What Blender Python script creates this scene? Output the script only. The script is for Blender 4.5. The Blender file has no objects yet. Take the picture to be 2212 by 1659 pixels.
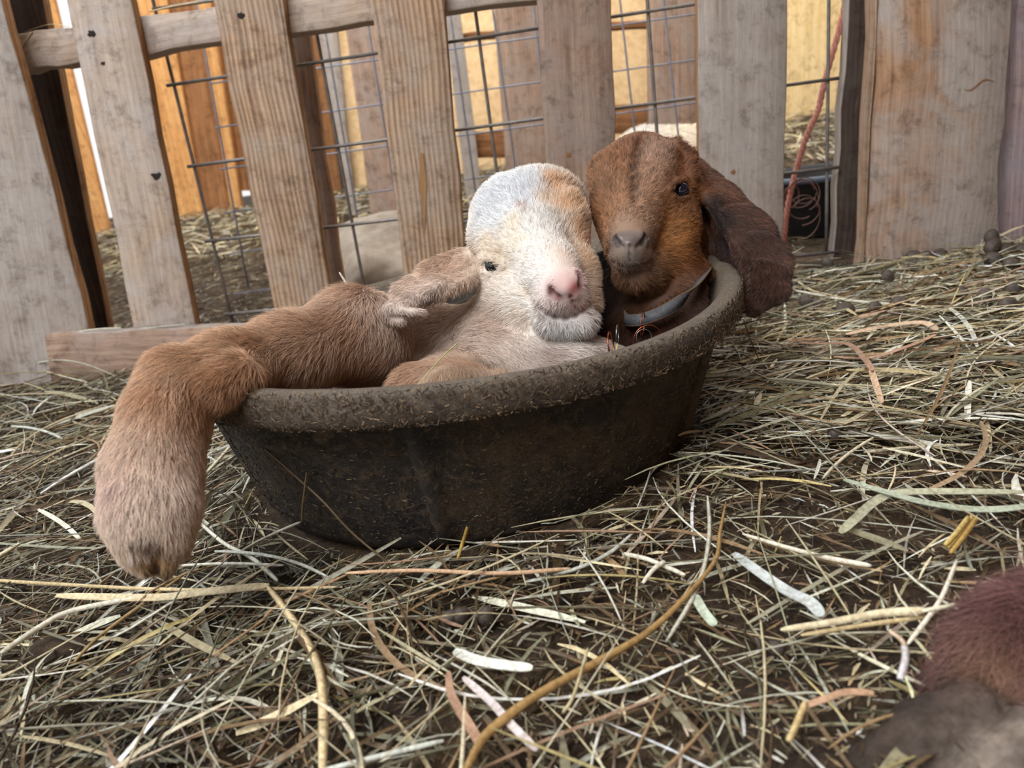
import bpy, math, random
import numpy as np
from mathutils import Vector, Matrix

random.seed(7)
RNG = np.random.default_rng(11)
sc = bpy.context.scene
COL = sc.collection

# ---------------------------------------------------------------- camera
F = 1660.0
CX, CY = 1106.0, 829.5
H = 0.215
XW = np.array([0.9867979, -0.16195646, 0.0])
YW = np.array([-0.04994858, -0.30433582, 0.95125435])
NW = np.array([-0.15406179, -0.9386958, -0.30840745])


def c2w(v):
    v = np.asarray(v, float)
    return np.array([v @ XW, v @ YW, v @ NW])


def ray(px, py):
    return c2w([(px - CX) / F, (py - CY) / F, 1.0])


def at(px, py, d):
    return ray(px, py) * d + np.array([0, 0, H])


def on_floor(px, py, z=0.0):
    r = ray(px, py)
    t = (z - H) / r[2]
    return r * t + np.array([0, 0, H])


FB = -0.061


def on_fence(px, py, off=0.0):
    # vertical plane  y = (0.905 + off) + FB * x
    r = ray(px, py)
    t = (0.905 + off) / (r[1] - FB * r[0])
    return r * t + np.array([0, 0, H])


def on_y(px, py, y):
    r = ray(px, py)
    t = y / r[1]
    return r * t + np.array([0, 0, H])


cam = bpy.data.cameras.new('camera')
camo = bpy.data.objects.new('camera', cam)
COL.objects.link(camo)
right, up, back = c2w([1, 0, 0]), c2w([0, -1, 0]), c2w([0, 0, -1])
m = Matrix.Identity(4)
for i in range(3):
    m[i][0], m[i][1], m[i][2] = right[i], up[i], back[i]
m[2][3] = H
camo.matrix_world = m
cam.sensor_width = 36.0
cam.lens = F / 2212 * 36
cam.clip_start = 0.02
cam.dof.use_dof = True
cam.dof.focus_distance = 0.47
cam.dof.aperture_fstop = 11.5
sc.camera = camo

# ---------------------------------------------------------------- world, lamps, exposure
w = bpy.data.worlds.new('world')
sc.world = w
w.use_nodes = True
wn = w.node_tree.nodes
wl = w.node_tree.links
bg = wn['Background']
tc = wn.new('ShaderNodeTexCoord')
sep = wn.new('ShaderNodeSeparateXYZ')
wl.new(tc.outputs['Generated'], sep.inputs[0])
rmp = wn.new('ShaderNodeValToRGB')
rmp.color_ramp.elements[0].position = 0.0
rmp.color_ramp.elements[0].color = (0.95, 0.93, 0.9, 1)
rmp.color_ramp.elements[1].position = 0.7
rmp.color_ramp.elements[1].color = (0.78, 0.88, 1.0, 1)
wl.new(sep.outputs['Z'], rmp.inputs[0])
wl.new(rmp.outputs[0], bg.inputs[0])
bg.inputs[1].default_value = 1.15


def area(name, loc, target, size, power, col):
    l = bpy.data.lights.new(name, 'AREA')
    l.shape = 'RECTANGLE'
    l.size, l.size_y = size
    l.energy = power
    l.color = col
    o = bpy.data.objects.new(name, l)
    COL.objects.link(o)
    o.location = loc
    d = Vector(target) - Vector(loc)
    o.rotation_euler = d.to_track_quat('-Z', 'Y').to_euler()
    return o


area('soft_daylight_key', (-0.6, -0.5, 1.75), (0, 0.6, 0.1), (1.5, 1.1), 58, (0.93, 0.97, 1.0))  # soft daylight from upper left, added as an area lamp; no door there
area('back_daylight', (0.2, 1.5, 1.6), (0.2, 2.6, 0.4), (2.4, 0.6), 44, (1.0, 0.95, 0.86))

sc.view_settings.view_transform = 'Standard'
sc.view_settings.look = 'None'
sc.view_settings.gamma = 1.0
sc.view_settings.use_curve_mapping = False
sc.view_settings.exposure = 0.0
sc.cycles.max_bounces = 8
sc.cycles.use_adaptive_sampling = True


# ---------------------------------------------------------------- helpers
def lin(c):
    c = np.asarray(c, float) / 255.0
    return np.where(c <= 0.04045, c / 12.92, ((c + 0.055) / 1.055) ** 2.4)


def lin4(*c):
    return tuple(lin(c)) + (1.0,)


def tag(o, label=None, cat=None, group=None, kind=None):
    if label:
        o['label'] = label
    if cat:
        o['category'] = cat
    if group:
        o['group'] = group
    if kind:
        o['kind'] = kind
    return o


def empty(name, loc=(0, 0, 0)):
    o = bpy.data.objects.new(name, None)
    o.empty_display_size = 0.05
    COL.objects.link(o)
    o.location = loc
    return o


def np_mesh(name, V, Q, mat, cols=None, uvs=None, parent=None, smooth=False, tris=False):
    """mesh object from numpy arrays, quads (or tris); world coords, origin moved to the base centre"""
    V = np.asarray(V, np.float32).reshape(-1, 3)
    Q = np.asarray(Q, np.int32)
    n = Q.shape[1]
    org = np.array([(V[:, 0].min() + V[:, 0].max()) / 2, (V[:, 1].min() + V[:, 1].max()) / 2, V[:, 2].min()])
    me = bpy.data.meshes.new(name)
    me.vertices.add(len(V))
    me.vertices.foreach_set('co', (V - org).astype(np.float32).ravel())
    me.loops.add(Q.size)
    me.loops.foreach_set('vertex_index', Q.ravel())
    me.polygons.add(len(Q))
    me.polygons.foreach_set('loop_start', np.arange(len(Q), dtype=np.int32) * n)
    me.update(calc_edges=True)
    if smooth:
        me.polygons.foreach_set('use_smooth', np.ones(len(Q), bool))
    if cols is not None:
        a = me.color_attributes.new('col', 'FLOAT_COLOR', 'POINT')
        c4 = np.ones((len(V), 4), np.float32)
        c4[:, :cols.shape[1]] = cols
        a.data.foreach_set('color', c4.ravel())
    if uvs is not None:
        uv = me.uv_layers.new(name='UVMap')
        uv.data.foreach_set('uv', np.asarray(uvs, np.float32)[Q.ravel()].ravel())
    me.validate()
    o = bpy.data.objects.new(name, me)
    COL.objects.link(o)
    o.location = org
    if parent is not None:
        o.parent = parent
        bpy.context.view_layer.update()
        o.matrix_parent_inverse = parent.matrix_world.inverted()
    if mat:
        me.materials.append(mat)
    return o


_W = RNG.normal(size=(64, 3))
_PH = RNG.uniform(0, 6.28, size=64)


def wob(P, freq, seed=0, n=6):
    """cheap smooth noise in about -1..1"""
    P = np.asarray(P)
    out = np.zeros(P.shape[:-1])
    for i in range(n):
        k = _W[(seed * 7 + i) % 64]
        k = k / np.linalg.norm(k) * freq * (0.6 + 0.25 * i)
        out += np.sin(P @ k + _PH[(seed * 5 + i) % 64]) / (1 + 0.25 * i)
    return out / 3.0


# ---------------------------------------------------------------- materials
def newmat(name):
    mt = bpy.data.materials.new(name)
    mt.use_nodes = True
    nt = mt.node_tree
    return mt, nt.nodes, nt.links, nt.nodes['Principled BSDF']


def ramp(nodes, stops):
    r = nodes.new('ShaderNodeValToRGB')
    e = r.color_ramp.elements
    while len(e) < len(stops):
        e.new(0.5)
    for i, (p, c) in enumerate(stops):
        e[i].position = p
        e[i].color = c
    return r


def noise(nodes, links, vec, scale, detail=4, rough=0.6, dist=0.0):
    n = nodes.new('ShaderNodeTexNoise')
    n.inputs['Scale'].default_value = scale
    n.inputs['Detail'].default_value = detail
    n.inputs['Roughness'].default_value = rough
    n.inputs['Distortion'].default_value = dist
    if vec is not None:
        links.new(vec, n.inputs['Vector'])
    return n


def mixc(nodes, links, fac, a, b, mode='MIX'):
    mx = nodes.new('ShaderNodeMix')
    mx.data_type = 'RGBA'
    mx.blend_type = mode
    for sock, val in ((mx.inputs[0], fac), (mx.inputs[6], a), (mx.inputs[7], b)):
        if hasattr(val, 'is_output'):
            links.new(val, sock)
        elif isinstance(val, (int, float)):
            sock.default_value = val
        else:
            sock.default_value = val
    return mx.outputs[2]


def wood(name, light, mid, dark, grey=None, greyamt=0.5, ring=260.0, rough=0.8, bump=0.35, wave=0.12, split=None):
    """sawn plank: UV u = across (m), v = along (m)"""
    mt, N, L, B = newmat(name)
    uv = N.new('ShaderNodeUVMap')
    oi = N.new('ShaderNodeObjectInfo')
    mul = N.new('ShaderNodeVectorMath')
    mul.operation = 'MULTIPLY_ADD'
    cmb = N.new('ShaderNodeCombineXYZ')
    L.new(oi.outputs['Random'], cmb.inputs[2])
    sc_ = N.new('ShaderNodeVectorMath')
    sc_.operation = 'SCALE'
    L.new(cmb.outputs[0], sc_.inputs[0])
    sc_.inputs['Scale'].default_value = 13.0
    L.new(uv.outputs[0], mul.inputs[0])
    mul.inputs[1].default_value = (1, 1, 1)
    L.new(sc_.outputs[0], mul.inputs[2])
    vec = mul.outputs[0]
    st = N.new('ShaderNodeMapping')
    st.inputs['Scale'].default_value = (1, 0.045, 1)
    L.new(vec, st.inputs[0])
    # wavy growth rings
    wv = N.new('ShaderNodeTexWave')
    wv.wave_type = 'BANDS'
    wv.bands_direction = 'X'
    wv.inputs['Scale'].default_value = ring * 0.16
    wv.inputs['Distortion'].default_value = 7.0
    wv.inputs['Detail'].default_value = 3.0
    wv.inputs['Detail Scale'].default_value = 0.6
    st2 = N.new('ShaderNodeMapping')
    st2.inputs['Scale'].default_value = (1, 0.10, 1)
    L.new(vec, st2.inputs[0])
    L.new(st2.outputs[0], wv.inputs['Vector'])
    fine = noise(N, L, st.outputs[0], 900, 5, 0.65)
    med = noise(N, L, st.outputs[0], 130, 4, 0.6, 0.4)
    blot = noise(N, L, vec, 14, 5, 0.62, 0.6)
    saw = N.new('ShaderNodeMapping')
    saw.inputs['Scale'].default_value = (0.15, 1, 1)
    saw.inputs['Rotation'].default_value = (0, 0, 0.09)
    L.new(vec, saw.inputs[0])
    sawn = noise(N, L, saw.outputs[0], 320, 2, 0.5)
    r1 = ramp(N, [(0.25, dark), (0.5, mid), (0.75, light)])
    ad = N.new('ShaderNodeMath')
    ad.operation = 'MULTIPLY_ADD'
    L.new(wv.outputs['Fac'], ad.inputs[0])
    ad.inputs[1].default_value = wave
    L.new(med.outputs['Fac'], ad.inputs[2])
    sb = N.new('ShaderNodeMath')
    sb.operation = 'SUBTRACT'
    L.new(ad.outputs[0], sb.inputs[0])
    sb.inputs[1].default_value = wave * 0.5
    L.new(sb.outputs[0], r1.inputs[0])
    c = r1.outputs[0]
    if grey is not None:
        rg = ramp(N, [(0.5 - greyamt * 0.25, (1, 1, 1, 1)), (0.78 - greyamt * 0.25, (0, 0, 0, 1))])
        if split is None:
            L.new(blot.outputs['Fac'], rg.inputs[0])
        else:
            su = N.new('ShaderNodeSeparateXYZ')
            L.new(uv.outputs[0], su.inputs[0])
            mr = N.new('ShaderNodeMapRange')
            mr.inputs['From Min'].default_value = split - 0.035
            mr.inputs['From Max'].default_value = split + 0.035
            mr.inputs['To Min'].default_value = -0.05
            mr.inputs['To Max'].default_value = 0.22
            L.new(su.outputs['X'], mr.inputs['Value'])
            sa = N.new('ShaderNodeMath')
            L.new(blot.outputs['Fac'], sa.inputs[0])
            L.new(mr.outputs[0], sa.inputs[1])
            L.new(sa.outputs[0], rg.inputs[0])
        inv = N.new('ShaderNodeMath')
        inv.operation = 'MULTIPLY_ADD'
        L.new(rg.outputs[0], inv.inputs[0])
        inv.inputs[1].default_value = -0.8
        inv.inputs[2].default_value = 0.85
        c = mixc(N, L, inv.outputs[0], c, grey)
    fr = ramp(N, [(0.3, (0.80, 0.79, 0.78, 1)), (0.65, (1.10, 1.10, 1.10, 1))])
    L.new(fine.outputs['Fac'], fr.inputs[0])
    c = mixc(N, L, 0.85, c, fr.outputs[0], 'MULTIPLY')
    wr = ramp(N, [(0.0, (0.78, 0.74, 0.7, 1)), (0.45, (1.05, 1.05, 1.05, 1))])
    L.new(wv.outputs['Fac'], wr.inputs[0])
    c = mixc(N, L, min(1.0, wave * 2.2), c, wr.outputs[0], 'MULTIPLY')
    # dark stains and specks
    stn = noise(N, L, vec, 42, 6, 0.75, 0.3)
    sr = ramp(N, [(0.30, (0.48, 0.43, 0.39, 1)), (0.48, (1, 1, 1, 1)), (0.7, (1.12, 1.12, 1.12, 1))])
    L.new(stn.outputs['Fac'], sr.inputs[0])
    c = mixc(N, L, 0.9, c, sr.outputs[0], 'MULTIPLY')
    rnd = ramp(N, [(0.0, (0.86, 0.85, 0.84, 1)), (1.0, (1.08, 1.06, 1.04, 1))])
    L.new(oi.outputs['Random'], rnd.inputs[0])
    c = mixc(N, L, 1.0, c, rnd.outputs[0], 'MULTIPLY')
    L.new(c, B.inputs['Base Color'])
    B.inputs['Roughness'].default_value = rough
    B.inputs['Specular IOR Level'].default_value = 0.3
    sm = N.new('ShaderNodeMath')
    sm.operation = 'MULTIPLY_ADD'
    L.new(wv.outputs['Fac'], sm.inputs[0])
    sm.inputs[1].default_value = min(1.0, wave * 4)
    L.new(fine.outputs['Fac'], sm.inputs[2])
    sm2 = N.new('ShaderNodeMath')
    sm2.operation = 'MULTIPLY_ADD'
    L.new(sawn.outputs['Fac'], sm2.inputs[0])
    sm2.inputs[1].default_value = 0.8
    L.new(sm.outputs[0], sm2.inputs[2])
    bp = N.new('ShaderNodeBump')
    bp.inputs['Strength'].default_value = bump
    bp.inputs['Distance'].default_value = 0.0012
    L.new(sm2.outputs[0], bp.inputs['Height'])
    L.new(bp.outputs[0], B.inputs['Normal'])
    return mt


M = {}
M['pallet'] = wood('pallet wood', lin4(198, 178, 158), lin4(178, 156, 136), lin4(140, 118, 99), lin4(182, 172, 166), 0.6, wave=0.07)
M['pallet_pine'] = wood('pine plank wood', lin4(188, 158, 130), lin4(164, 134, 107), lin4(124, 96, 74), lin4(168, 152, 138), 0.45, ring=330, bump=0.6, wave=0.26)
M['pallet_grey'] = wood('weathered grey plank wood', lin4(184, 170, 158), lin4(158, 143, 131), lin4(122, 106, 94), lin4(170, 162, 156), 0.9, wave=0.05)
M['pallet_pink'] = wood('pinkish sawn plank wood', lin4(184, 156, 136), lin4(158, 130, 111), lin4(120, 95, 80), lin4(156, 140, 130), 0.5, wave=0.06)
M['plank_dark'] = wood('dark brown plank wood with painted shade', lin4(92, 74, 62), lin4(66, 52, 44), lin4(44, 34, 29), lin4(78, 68, 62), 0.4)  # brown wood made darker to carry the shade on the back boards
M['plank_edge'] = wood('raw tan plank edge', lin4(190, 152, 112), lin4(162, 122, 84), lin4(122, 86, 54), None)
M['plank_orange'] = wood('tan and grey split plank wood', lin4(196, 158, 124), lin4(172, 132, 100), lin4(130, 94, 68), lin4(176, 168, 162), 0.7, ring=300, wave=0.07, split=0.095)
M['plank_purple'] = wood('purple brown post wood', lin4(186, 158, 148), lin4(152, 128, 124), lin4(112, 92, 92), lin4(156, 144, 150), 0.6)
M['ply_orange'] = wood('orange plywood', lin4(224, 176, 118), lin4(206, 152, 94), lin4(180, 124, 70), None, ring=40, wave=0.05)
M['ply_brown'] = wood('brown stud wood', lin4(168, 120, 78), lin4(142, 98, 62), lin4(108, 72, 44), None, ring=60, wave=0.06)
M['ply_yellow'] = wood('yellow plywood', lin4(244, 222, 176), lin4(236, 208, 154), lin4(222, 188, 130), None, ring=24, bump=0.1, wave=0.04)


def simple(name, col, rough=0.6, metal=0.0, nscale=None, c2=None, bump=0.0, bdist=0.001, spec=0.5):
    mt, N, L, B = newmat(name)
    B.inputs['Roughness'].default_value = rough
    B.inputs['Metallic'].default_value = metal
    B.inputs['Specular IOR Level'].default_value = spec
    B.inputs['Base Color'].default_value = col
    if nscale:
        t = N.new('ShaderNodeTexCoord')
        n = noise(N, L, t.outputs['Object'], nscale, 6, 0.65)
        r = ramp(N, [(0.35, col), (0.62, c2 or col)])
        L.new(n.outputs['Fac'], r.inputs[0])
        L.new(r.outputs[0], B.inputs['Base Color'])
        if bump:
            bp = N.new('ShaderNodeBump')
            bp.inputs['Strength'].default_value = bump
            bp.inputs['Distance'].default_value = bdist
            L.new(n.outputs['Fac'], bp.inputs['Height'])
            L.new(bp.outputs[0], B.inputs['Normal'])
    return mt


M['osb'] = simple('strand board', lin4(204, 168, 122), 0.75, nscale=55, c2=lin4(230, 198, 152), bump=0.3)
M['wire'] = simple('dull galvanised wire', lin4(112, 110, 110), 0.5, 0.55, nscale=90, c2=lin4(140, 132, 124))
M['wire_blue'] = simple('grey blue galvanised wire', lin4(158, 162, 176), 0.45, 0.4, nscale=70, c2=lin4(132, 134, 146))
M['stone'] = simple('pale grey brown stone', lin4(150, 134, 118), 0.9, nscale=18, c2=lin4(190, 178, 164), bump=0.6, bdist=0.004)
M['dung'] = simple('dark brown dropping', lin4(52, 44, 40), 0.6, nscale=260, c2=lin4(92, 80, 70), bump=0.6)
M['cord'] = simple('faded red twisted cord', lin4(176, 106, 92), 0.7, nscale=300, c2=lin4(204, 142, 124), bump=0.3)
M['copper'] = simple('copper wire', lin4(168, 92, 66), 0.35, 1.0)
M['steel'] = simple('steel ring', lin4(140, 138, 134), 0.35, 1.0)
M['eye'] = simple('dark wet eye', lin4(14, 14, 20), 0.06, spec=0.8)
M['eye_blue'] = simple('dark blue wet eye', lin4(26, 30, 44), 0.08, spec=0.8)
M['hole'] = simple('dark knot hole', lin4(34, 26, 22), 0.9)
M['tubrim'] = simple('grey blue plastic tub', lin4(96, 106, 122), 0.5)
M['tubblack'] = simple('black rubber', lin4(34, 33, 36), 0.6, nscale=40, c2=lin4(52, 50, 52))
M['rustwire'] = simple('rusty loose wire', lin4(120, 88, 78), 0.6, 0.3)
M['collar'] = simple('grey webbing collar', lin4(66, 66, 70), 0.7, nscale=400, c2=lin4(84, 82, 84), bump=0.5, bdist=0.0004)
M['collar_edge'] = simple('tan collar stitching', lin4(104, 84, 60), 0.8, nscale=900, c2=lin4(80, 62, 44), bump=0.6, bdist=0.0005)

# soil
mt, N, L, B = newmat('trampled bedding soil')
t = N.new('ShaderNodeTexCoord')
n1 = noise(N, L, t.outputs['Object'], 9, 6, 0.7, 0.5)
n2 = noise(N, L, t.outputs['Object'], 190, 6, 0.75, 1.5)
r1 = ramp(N, [(0.3, lin4(58, 45, 34)), (0.5, lin4(92, 72, 52)), (0.7, lin4(128, 102, 72))])
L.new(n1.outputs['Fac'], r1.inputs[0])
r2 = ramp(N, [(0.35, (0.35, 0.33, 0.3, 1)), (0.55, (0.9, 0.88, 0.85, 1)), (0.72, (1.9, 1.8, 1.6, 1))])
L.new(n2.outputs['Fac'], r2.inputs[0])
L.new(mixc(N, L, 1.0, r1.outputs[0], r2.outputs[0], 'MULTIPLY'), B.inputs['Base Color'])
B.inputs['Roughness'].default_value = 0.85
bp = N.new('ShaderNodeBump')
bp.inputs['Strength'].default_value = 0.9
bp.inputs['Distance'].default_value = 0.004
L.new(n2.outputs['Fac'], bp.inputs['Height'])
L.new(bp.outputs[0], B.inputs['Normal'])
M['soil'] = mt


def colmat(name, rough=0.55, wet=False, streak=None):
    mt, N, L, B = newmat(name)
    a = N.new('ShaderNodeAttribute')
    a.attribute_name = 'col'
    c = a.outputs['Color']
    if streak:
        t = N.new('ShaderNodeTexCoord')
        n = noise(N, L, t.outputs['Object'], streak, 4, 0.6)
        r = ramp(N, [(0.35, (0.72, 0.68, 0.62, 1)), (0.6, (1.1, 1.1, 1.1, 1))])
        L.new(n.outputs['Fac'], r.inputs[0])
        c = mixc(N, L, 1.0, c, r.outputs[0], 'MULTIPLY')
    L.new(c, B.inputs['Base Color'])
    B.inputs['Roughness'].default_value = rough
    B.inputs['Specular IOR Level'].default_value = 0.35
    if wet:
        mm = N.new('ShaderNodeMath')
        mm.operation = 'MULTIPLY_ADD'
        L.new(a.outputs['Alpha'], mm.inputs[0])
        mm.inputs[1].default_value = -0.35
        mm.inputs[2].default_value = 0.66
        L.new(mm.outputs[0], B.inputs['Roughness'])
        t = N.new('ShaderNodeTexCoord')
        n = noise(N, L, t.outputs['Object'], 1500, 2, 0.5)
        bp = N.new('ShaderNodeBump')
        bp.inputs['Strength'].default_value = 0.25
        bp.inputs['Distance'].default_value = 0.0004
        L.new(n.outputs['Fac'], bp.inputs['Height'])
        L.new(bp.outputs[0], B.inputs['Normal'])
    return mt


M['hay'] = colmat('dry hay', 0.5, streak=500)
M['skin'] = colmat('goat skin', 0.6, wet=True)


M['foot'] = colmat('hoof horn', 0.75, streak=320)
_n = M['foot'].node_tree
_t = _n.nodes.new('ShaderNodeTexCoord')
_q = noise(_n.nodes, _n.links, _t.outputs['Object'], 380, 6, 0.7)
_b = _n.nodes.new('ShaderNodeBump')
_b.inputs['Strength'].default_value = 0.9
_b.inputs['Distance'].default_value = 0.0016
_n.links.new(_q.outputs['Fac'], _b.inputs['Height'])
_n.links.new(_b.outputs[0], _n.nodes['Principled BSDF'].inputs['Normal'])


def furmat(name):
    mt, N, L, B = newmat(name)
    a = N.new('ShaderNodeAttribute')
    a.attribute_name = 'col'
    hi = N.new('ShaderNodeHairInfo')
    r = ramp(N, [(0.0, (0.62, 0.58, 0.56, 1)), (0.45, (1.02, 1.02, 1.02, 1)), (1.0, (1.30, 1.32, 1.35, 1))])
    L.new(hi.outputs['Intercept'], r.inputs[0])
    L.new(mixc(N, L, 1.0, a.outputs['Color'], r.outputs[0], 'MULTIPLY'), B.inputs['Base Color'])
    B.inputs['Roughness'].default_value = 0.45
    B.inputs['Specular IOR Level'].default_value = 0.35
    return mt


M['fur'] = furmat('goat fur')

# pan rubber
mt, N, L, B = newmat('muddy black rubber')
t = N.new('ShaderNodeTexCoord')
n1 = noise(N, L, t.outputs['Object'], 16, 7, 0.7, 0.4)
n2 = noise(N, L, t.outputs['Object'], 420, 4, 0.7, 2.5)
n3 = noise(N, L, t.outputs['Object'], 95, 6, 0.7, 1.0)
geo = N.new('ShaderNodeNewGeometry')
sp = N.new('ShaderNodeSeparateXYZ')
L.new(t.outputs['Object'], sp.inputs[0])
r1 = ramp(N, [(0.36, lin4(34, 32, 33)), (0.5, lin4(54, 47, 41)), (0.64, lin4(92, 74, 54))])
ma = N.new('ShaderNodeMath')
ma.operation = 'MULTIPLY_ADD'
L.new(sp.outputs['X'], ma.inputs[0])
ma.inputs[1].default_value = 0.35
L.new(n1.outputs['Fac'], ma.inputs[2])
L.new(ma.outputs[0], r1.inputs[0])
r3 = ramp(N, [(0.5, (0, 0, 0, 1)), (0.64, (1, 1, 1, 1))])
L.new(n3.outputs['Fac'], r3.inputs[0])
c = mixc(N, L, r3.outputs[0], r1.outputs[0], lin4(98, 82, 64))
# dust and dried mud lie on the roll of the rim
zr_ = N.new('ShaderNodeMapRange')
zr_.inputs['From Min'].default_value = 0.086
zr_.inputs['From Max'].default_value = 0.100
L.new(sp.outputs['Z'], zr_.inputs['Value'])
zm = N.new('ShaderNodeMath')
zm.operation = 'MULTIPLY'
L.new(zr_.outputs[0], zm.inputs[0])
zm.inputs[1].default_value = 0.75
c = mixc(N, L, zm.outputs[0], c, lin4(126, 112, 96))
r2 = ramp(N, [(0.34, (0.45, 0.43, 0.4, 1)), (0.55, (1.0, 1.0, 1.0, 1)), (0.7, (1.55, 1.42, 1.2, 1))])
L.new(n2.outputs['Fac'], r2.inputs[0])
c = mixc(N, L, 1.0, c, r2.outputs[0], 'MULTIPLY')
L.new(c, B.inputs['Base Color'])
B.inputs['Roughness'].default_value = 0.62
bp = N.new('ShaderNodeBump')
bp.inputs['Strength'].default_value = 0.8
bp.inputs['Distance'].default_value = 0.0012
L.new(n2.outputs['Fac'], bp.inputs['Height'])
bp2 = N.new('ShaderNodeBump')
bp2.inputs['Strength'].default_value = 0.6
bp2.inputs['Distance'].default_value = 0.003
L.new(n3.outputs['Fac'], bp2.inputs['Height'])
L.new(bp2.outputs[0], bp.inputs['Normal'])
L.new(bp.outputs[0], B.inputs['Normal'])
M['pan'] = mt


# ---------------------------------------------------------------- ground
def ground(x, y):
    x = np.asarray(x, float)
    y = np.asarray(y, float)
    P = np.stack([x, y, np.zeros_like(x)], -1)
    s = np.clip((y - 1.0) / 1.6, 0, 1)
    s = s * s * (3 - 2 * s)
    bump = 0.004 * wob(P, 16, 1) + 0.0025 * wob(P, 45, 2)
    heap = 0.02 * np.exp(-((x + 0.72) ** 2 / 0.05 + (y - 1.02) ** 2 / 0.02))
    seat = 0.007 * np.exp(-(((x + 0.0316) ** 2 + (y - 0.518) ** 2) / 0.17 ** 2) ** 2)
    return 0.105 * s + bump + heap + seat


gx = np.concatenate([np.linspace(-3.2, -0.8, 50)[:-1], np.linspace(-0.8, 0.8, 220), np.linspace(0.8, 3.2, 50)[1:]])
gy = np.concatenate([np.linspace(-0.6, 0.15, 20)[:-1], np.linspace(0.15, 1.3, 160), np.linspace(1.3, 4.5, 90)[1:]])
GX, GY = np.meshgrid(gx, gy, indexing='ij')
GZ = ground(GX, GY)
GZ += 0.0018 * wob(np.stack([GX, GY, GX * 0], -1), 160, 3)
V = np.stack([GX, GY, GZ], -1).reshape(-1, 3)
nx, ny = len(gx), len(gy)
I = np.arange(nx * ny).reshape(nx, ny)
Q = np.stack([I[:-1, :-1], I[1:, :-1], I[1:, 1:], I[:-1, 1:]], -1).reshape(-1, 4)
fl = np_mesh('floor', V, Q, M['soil'], smooth=True)
tag(fl, 'trampled brown dirt floor under the loose hay', kind='structure')


# ---------------------------------------------------------------- planks
def plank(name, corners, thick, mat, parent, back_dir=None, edge_mat=None, nseg=10, rough=0.0012, seed=0, label=None):
    """corners: TL, TR, BL, BR of the front face in world coords; extruded back by thick"""
    TL, TR, BL, BR = [np.asarray(c, float) for c in corners]
    nrm = np.cross(TR - TL, BL - TL)
    nrm /= np.linalg.norm(nrm)
    if nrm[1] < 0:
        nrm = -nrm
    if back_dir is not None:
        nrm = np.asarray(back_dir, float)
    bev = 0.0012
    nu = 4
    us = [0, bev, None, None]
    V, UV = [], []
    wdt = np.linalg.norm(TR - TL)
    lng = np.linalg.norm(BL - TL)
    rs = np.random.default_rng(seed + 5)
    prof_u = [0, bev / wdt, 0.33, 0.66, 1 - bev / wdt, 1]
    prof_d = [bev, 0, 0, 0, 0, bev]
    ring = [(u, d) for u, d in zip(prof_u, prof_d)] + [(1, thick - bev), (1 - bev / wdt, thick), (bev / wdt, thick), (0, thick - bev)]
    jl = rs.normal(size=nseg + 1) * rough
    jr = rs.normal(size=nseg + 1) * rough
    uo, vo = 0.0, rs.uniform(0, 3)
    for i in range(nseg + 1):
        t = i / nseg
        a = TL + (BL - TL) * t
        b = TR + (BR - TR) * t
        ax = (b - a) / np.linalg.norm(b - a)
        a = a + ax * jl[i]
        b = b + ax * jr[i]
        per = 0.0
        last = None
        for (u, d) in ring:
            p = a + (b - a) * u + nrm * d
            if last is not None:
                per += np.linalg.norm(p - last)
            last = p
            V.append(p)
            UV.append((per + uo, t * lng + vo))
    k = len(ring)
    Q = []
    for i in range(nseg):
        for j in range(k):
            j2 = (j + 1) % k
            Q.append((i * k + j, i * k + j2, (i + 1) * k + j2, (i + 1) * k + j))
    # caps
    V2 = list(V)
    UV2 = list(UV)
    for i in (0, nseg):
        base = len(V2)
        for j in range(k):
            V2.append(V[i * k + j])
            u, d = ring[j]
            UV2.append((u * wdt, d))
        idx = [base + j for j in range(k)]
        # split ring into quads: front 0..5, back 6..9
        quads = [(idx[0], idx[1], idx[8], idx[9]), (idx[1], idx[4], idx[7], idx[8]), (idx[4], idx[5], idx[6], idx[7])]
        if i == nseg:
            quads = [q[::-1] for q in quads]
        Q += quads
    o = np_mesh(name, V2, Q, mat, uvs=UV2, parent=parent)
    if edge_mat is not None:
        me = o.data
        me.materials.append(edge_mat)
        for i in range(nseg):
            for j in (5, 9):
                me.polygons[i * k + j].material_index = 1
    if label:
        o['label'] = label
    return o


def fplank(name, tl, tr, bl, br, off, thick, mat, parent, **kw):
    return plank(name, [on_fence(*tl, off), on_fence(*tr, off), on_fence(*bl, off), on_fence(*br, off)], thick, mat, parent, **kw)


def ext(a, b, y):
    """point on the line a-b (px) at the row y"""
    t = (y - a[1]) / (b[1] - a[1])
    return (a[0] + (b[0] - a[0]) * t, y)


def vplank(name, l0, l1, r0, r1, ytop, ybl, ybr, off, thick, mat, parent, **kw):
    return fplank(name, ext(l0, l1, ytop), ext(r0, r1, ytop), ext(l0, l1, ybl), ext(r0, r1, ybr), off, thick, mat, parent, **kw)


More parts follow.
